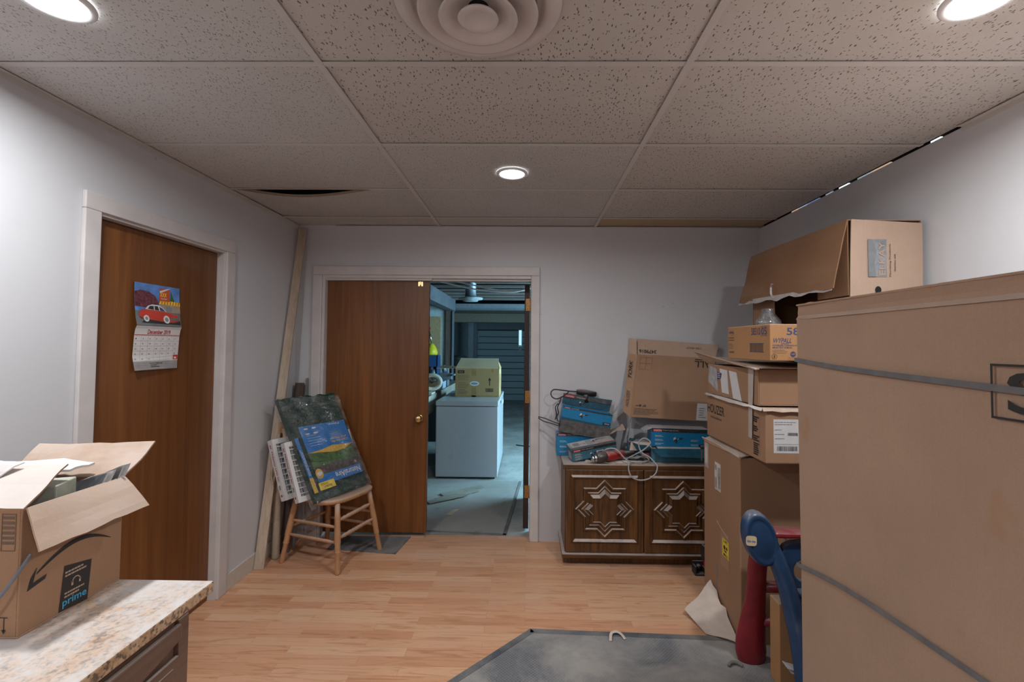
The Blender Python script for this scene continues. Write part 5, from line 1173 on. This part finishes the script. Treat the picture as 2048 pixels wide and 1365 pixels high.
# freezer and carton
t = thing('chest_freezer', 'white chest freezer seen from its end through the open doorway', 'freezer', (-.67, 5.75, 0))
fx0, fx1, fy0, fy1 = -1.018, -.322, 5.155, 6.33
b = MB(); b.box(fx0, fx1, fy0, fy1, .02, .805, 'freezer'); b.build('body', t, .006)
b = MB(); b.box(fx0-.004, fx1+.004, fy0-.004, fy1+.004, .812, .868, 'freezer'); l_ = b.build('lid', t, .006)
b = MB(); b.box(fx1+.004, fx1+.03, 5.62, 5.80, .82, .838, 'white').box(fx1+.02, fx1+.03, 5.62, 5.80, .78, .838, 'white'); b.build('handle', l_, .004)
b = MB(); b.box(fx0+.03, fx1-.03, fy0+.03, fy1-.03, 0, .02, 'blackp'); b.build('base', t)
b = MB(); f = Face(b, (fx0, fy0, 0), (1, 0, 0), (0, 0, 1), .001); n = 20
for k in range(n):
    a0, a1 = 2*PI*k/n, 2*PI*(k+1)/n; f.poly([(.175+.026*math.cos(a0), .24+.026*math.sin(a0)), (.175+.026*math.cos(a1), .24+.026*math.sin(a1)), (.175+.0245*math.cos(a1), .24+.0245*math.sin(a1)), (.175+.0245*math.cos(a0), .24+.0245*math.sin(a0))], 'inkfade', 1)
f.rect(.174, .24, .176, .262, 'inkfade', 1); f.rect(.16, .238, .19, .24, 'inkfade', 1); b.build('round_mark', t)
t = thing('garage_carton', 'yellowish open carton with black arrow on the chest freezer', 'carton', (-.59, 5.75, .869))
cx0, cx1, cy0, cy1 = -.872, -.335, 5.58, 5.99
carton(t, cx0, cx1, cy0, cy1, .869, 1.215, 'cardyel', walls='xXyY')
b = MB(); b.sheet((cx0, cy0, 1.216), (cx1-.01, cy0, 1.216), (cx1-.02, cy0+.18, 1.335), (cx0+.04, cy0+.18, 1.335), .004, 'cardyel2', 6, 4, .002, 3); b.build('front_flap', t)
b = MB(); b.sheet((cx0, cy1, 1.216), (cx0, cy0, 1.216), (cx0-.235, cy0+.0, 1.212), (cx0-.235, cy1, 1.22), .004, 'cardyel2', 6, 4, .002, 4); b.build('left_flap', t)
b = MB(); b.sheet((cx1, cy0, 1.216), (cx1, cy1, 1.216), (cx1-.045, cy1-.02, 1.31), (cx1-.022, cy0+.17, 1.325), .004, 'cardyel', 6, 4, .002, 4); b.build('right_flap', t)
b = MB(); f = Face(b, (cx0, cy0, .869), (1, 0, 0), (0, 0, 1), .001)
f.rect(.03, .285, .11, .322, 'ink', 1); f.text('HDX', .045, .292, .05, .022, 'cardyel', 2)
for i, s_ in enumerate(('Item: MULTIPLE', 'MULTI PURPOSE BOXES', 'Product of China', 'Assembled weight')): f.text(s_, .035, .255-i*.018, .13, .010, 'inkfade', 1)
f.lines(.035, .165, .14, 4, .019, .007, 'inkfade', 1, 4); f.lines(.035, .085, .13, 4, .018, .007, 'inkfade', 1, 8)
b.build('text_print', t); b = MB(); f = Face(b, (cx0, cy0, .869), (1, 0, 0), (0, 0, 1), .001)
f.rect(.20, .255, .255, .338, 'tapebrown', 1); f.rect(.20, .0, .255, .115, 'tapebrown', 1); f.rect(.0, .0, .53, .018, 'tapebrown', 1); f.rect(.44, .30, .47, .338, 'tapebrown', 1)
b.build('brown_tape', t); b = MB(); f = Face(b, (cx0, cy0, .869), (1, 0, 0), (0, 0, 1), .001)
f.poly([(.40, .20), (.44, .20), (.42, .235)], 'ink', 1); f.rect(.415, .135, .425, .205, 'ink', 1); f.bars(.37, .06, .1, .045, 'ink', 1, 6)
b.build('arrow_print', t); b = MB(); f = Face(b, (cx0, cy0, .869), (1, 0, 0), (0, 0, 1), .001)
f.disc(.235, .162, .058, 'white', 1, 28, .028); f.disc(.235, .162, .042, 'grey', 2, 28, .013)
b.build('hand_hole', t)
b = MB(); f = Face(b, (cx1, cy0, .869), (0, 1, 0), (0, 0, 1), .001); f.rect(.05, .28, .15, .33, 'white', 1); f.lines(.1, .25, .2, 6, .03, .008, 'inkfade', 1); b.build('side_print', t)
# workbench and what is on it
t = thing('workbench', 'long timber workbench along the garage left side', 'workbench', (-1.6, 6.2, 0))
b = MB(); b.box(-2.2, -1.115, 4.7, 7.6, .84, .905, 'bench'); b.build('bench_top', t, .003)
b = MB(); b.box(-1.17, -1.12, 4.75, 7.55, .70, .84, 'bench'); b.build('apron', t)
for x, y in ((-1.22, 4.8), (-2.15, 4.8), (-1.22, 7.5), (-2.15, 7.5)): b = MB(); b.box(x, x+.09, y, y+.09, 0, .84, 'bench'); b.build('leg', t)
b = MB(); b.box(-2.0, -1.3, 6.6, 7.5, .10, .70, 'boxblack'); tag(b.build('storage_box', None, .01), 'dark storage box under the garage workbench', 'box')
t = thing('bench_saw', 'bench saw with a pale oval guard beside the doorway edge', 'saw', (-1.3, 5.55, .905))
b = MB(); n = 40; cc = V(-1.155, 5.55, 1.045); vs = []; fs = []
def rg(a, rx, rz, d): return cc+V(rx*math.cos(a), d, rz*math.sin(a))
for rx, rz, d in ((.130, .108, .0), (.130, .108, .03), (.086, .062, .03), (.086, .062, .0)):
    for k in range(n): vs.append(rg(2*PI*k/n, rx, rz, d))
for i in range(4):
    for k in range(n): l = (k+1) % n; j = (i+1) % 4; fs.append((i*n+k, i*n+l, j*n+l, j*n+k))
b.add(vs, fs, 'enamel', True); b.build('oval_guard', t)
b = MB(); b.tube([V(-1.30, 5.47, 1.06), V(-1.19, 5.46, 1.05)], [.065, .065], 'silver', 20); b.tube([V(-1.22, 5.45, 1.06), V(-1.20, 5.44, 1.05)], .07, 'blackp', 20); b.build('motor', t)
b = MB(); b.box(-1.34, -1.12, 5.40, 5.62, .906, .93, 'enamel').box(-1.28, -1.19, 5.44, 5.54, .93, 1.0, 'enamel'); b.build('base', t, .004)
b = MB(); b.sheet((-1.25, 5.60, .96), (-1.08, 5.60, .96), (-1.10, 5.60, 1.12), (-1.23, 5.60, 1.1), .01, 'pegboard', 2, 2); b.tube([V(-1.2, 5.57, 1.1), V(-1.16, 5.56, 1.04), V(-1.1, 5.57, 1.08)], .018, 'blackp', 10); b.build('table_plate', t)
t = thing('machine_vice', 'small blue grey machine vice at the bench end near the freezer', 'vice', (-1.17, 6.6, .905))
b = MB(); b.box(-1.25, -1.13, 6.55, 6.68, .906, 1.0, 'galv').box(-1.27, -1.08, 6.58, 6.64, 1.0, 1.09, 'galv').box(-1.2, -1.13, 6.58, 6.64, 1.09, 1.16, 'galv'); b.build('vice_body', t, .008)
b = MB(); b.tube([V(-1.20, 6.55, 1.20), V(-1.18, 6.56, 1.12)], .03, 'galv', 12); b.tube([V(-1.10, 6.56, 1.06), V(-1.02, 6.55, 1.075)], .014, 'galv', 10); b.build('vice_handle', t)
b = MB(); b.box(-1.17, -1.05, 6.3, 6.5, .60, .90, 'white'); b = MB()
b.box(-1.21, -1.13, 6.15, 6.4, .906, 1.0, 'blueprint'); tag(b.build('detergent_box', None, .003), 'small white and blue box on the workbench edge behind the freezer', 'box')
t = thing('plastic_crate', 'blue plastic crate with tools on the workbench by partition', 'crate', (-1.5, 7.2, .905))
b = MB(); b.box(-1.62, -1.42, 7.25, 7.5, .906, .93, 'crate').box(-1.62, -1.42, 7.25, 7.27, 1.15, 1.33, 'crate').box(-1.62, -1.42, 7.48, 7.5, .93, 1.33, 'crate').box(-1.62, -1.60, 7.25, 7.5, .93, 1.33, 'crate').box(-1.44, -1.42, 7.25, 7.5, .93, 1.33, 'crate').box(-1.62, -1.42, 7.25, 7.27, .93, .98, 'crate'); b.build('shell', t, .003)
b = MB(); b.tube([V(-1.52, 7.33, .94), V(-1.52, 7.33, 1.25)], .04, 'galv', 12); b.tube([V(-1.48, 7.30, 1.0), V(-1.50, 7.30, 1.1)], .05, 'galv', 12); tag(b.build('metal_tool'), 'grey blue metal tool inside the blue crate', 'tool')
t = thing('yellow_brush', 'yellow bell-shaped tool with a pale handle standing above the blue crate', 'tool', (-1.54, 7.36, 1.33))
b = MB(); b.tubeprof(V(-1.54, 7.36, 1.331), V(0, 0, .19), [(0, .082), (.15, .098), (.4, .092), (.7, .066), (.9, .04), (1, .02)], 'yellowp', 22); b.build('bell', t)
b = MB(); b.tube([V(-1.535, 7.36, 1.515), V(-1.59, 7.36, 1.74)], .014, 'silver', 10); b.tube([V(-1.59, 7.36, 1.74), V(-1.60, 7.36, 1.80)], [.03, .035], 'redtool', 10); b.build('handle', t)
for i, (p, q, lab) in enumerate((((-.84, 4.58), (-.46, 4.86), 'rearmost'), ((-.86, 4.42), (-.50, 4.72), 'middle'), ((-.92, 4.33), (-.60, 4.57), 'foremost'))):
    a = V(*p, 0); c = V(*q, 0); d = (c-a).normalized(); nn = V(-d.y, d.x, 0)*.035
    b = MB(); z = .006+i*.004; b.prism([a-nn+V(0, 0, z), c-nn+V(0, 0, z), c+nn+V(0, 0, z), a+nn+V(0, 0, z)], V(0, 0, .008), 'bench'); tag(b.build('wood_offcut'), lab+' of three thin wood strips lying left on the runner', 'wood strip', 'wood strips on the runner')
a = V(-.70, 4.05, .007); b = MB(); b.prism([a, a+V(.05, 0, 0), a+V(.10, .13, 0), a+V(.05, .13, 0)], V(0, 0, .005), 'pine'); tag(b.build('wood_chip'), 'single small pale wood offcut lying alone on the runner', 'wood strip')
b = MB(); b.tube(smooth_path([V(-.15, 6.9, .006), V(.1, 6.8, .006), (V(.35, 6.85, .006)), V(.8, 6.7, .006)]), .008, 'cordblack', 8); tag(b.build('floor_cable'), 'dark cable lying on the garage floor right of freezer', 'cable')
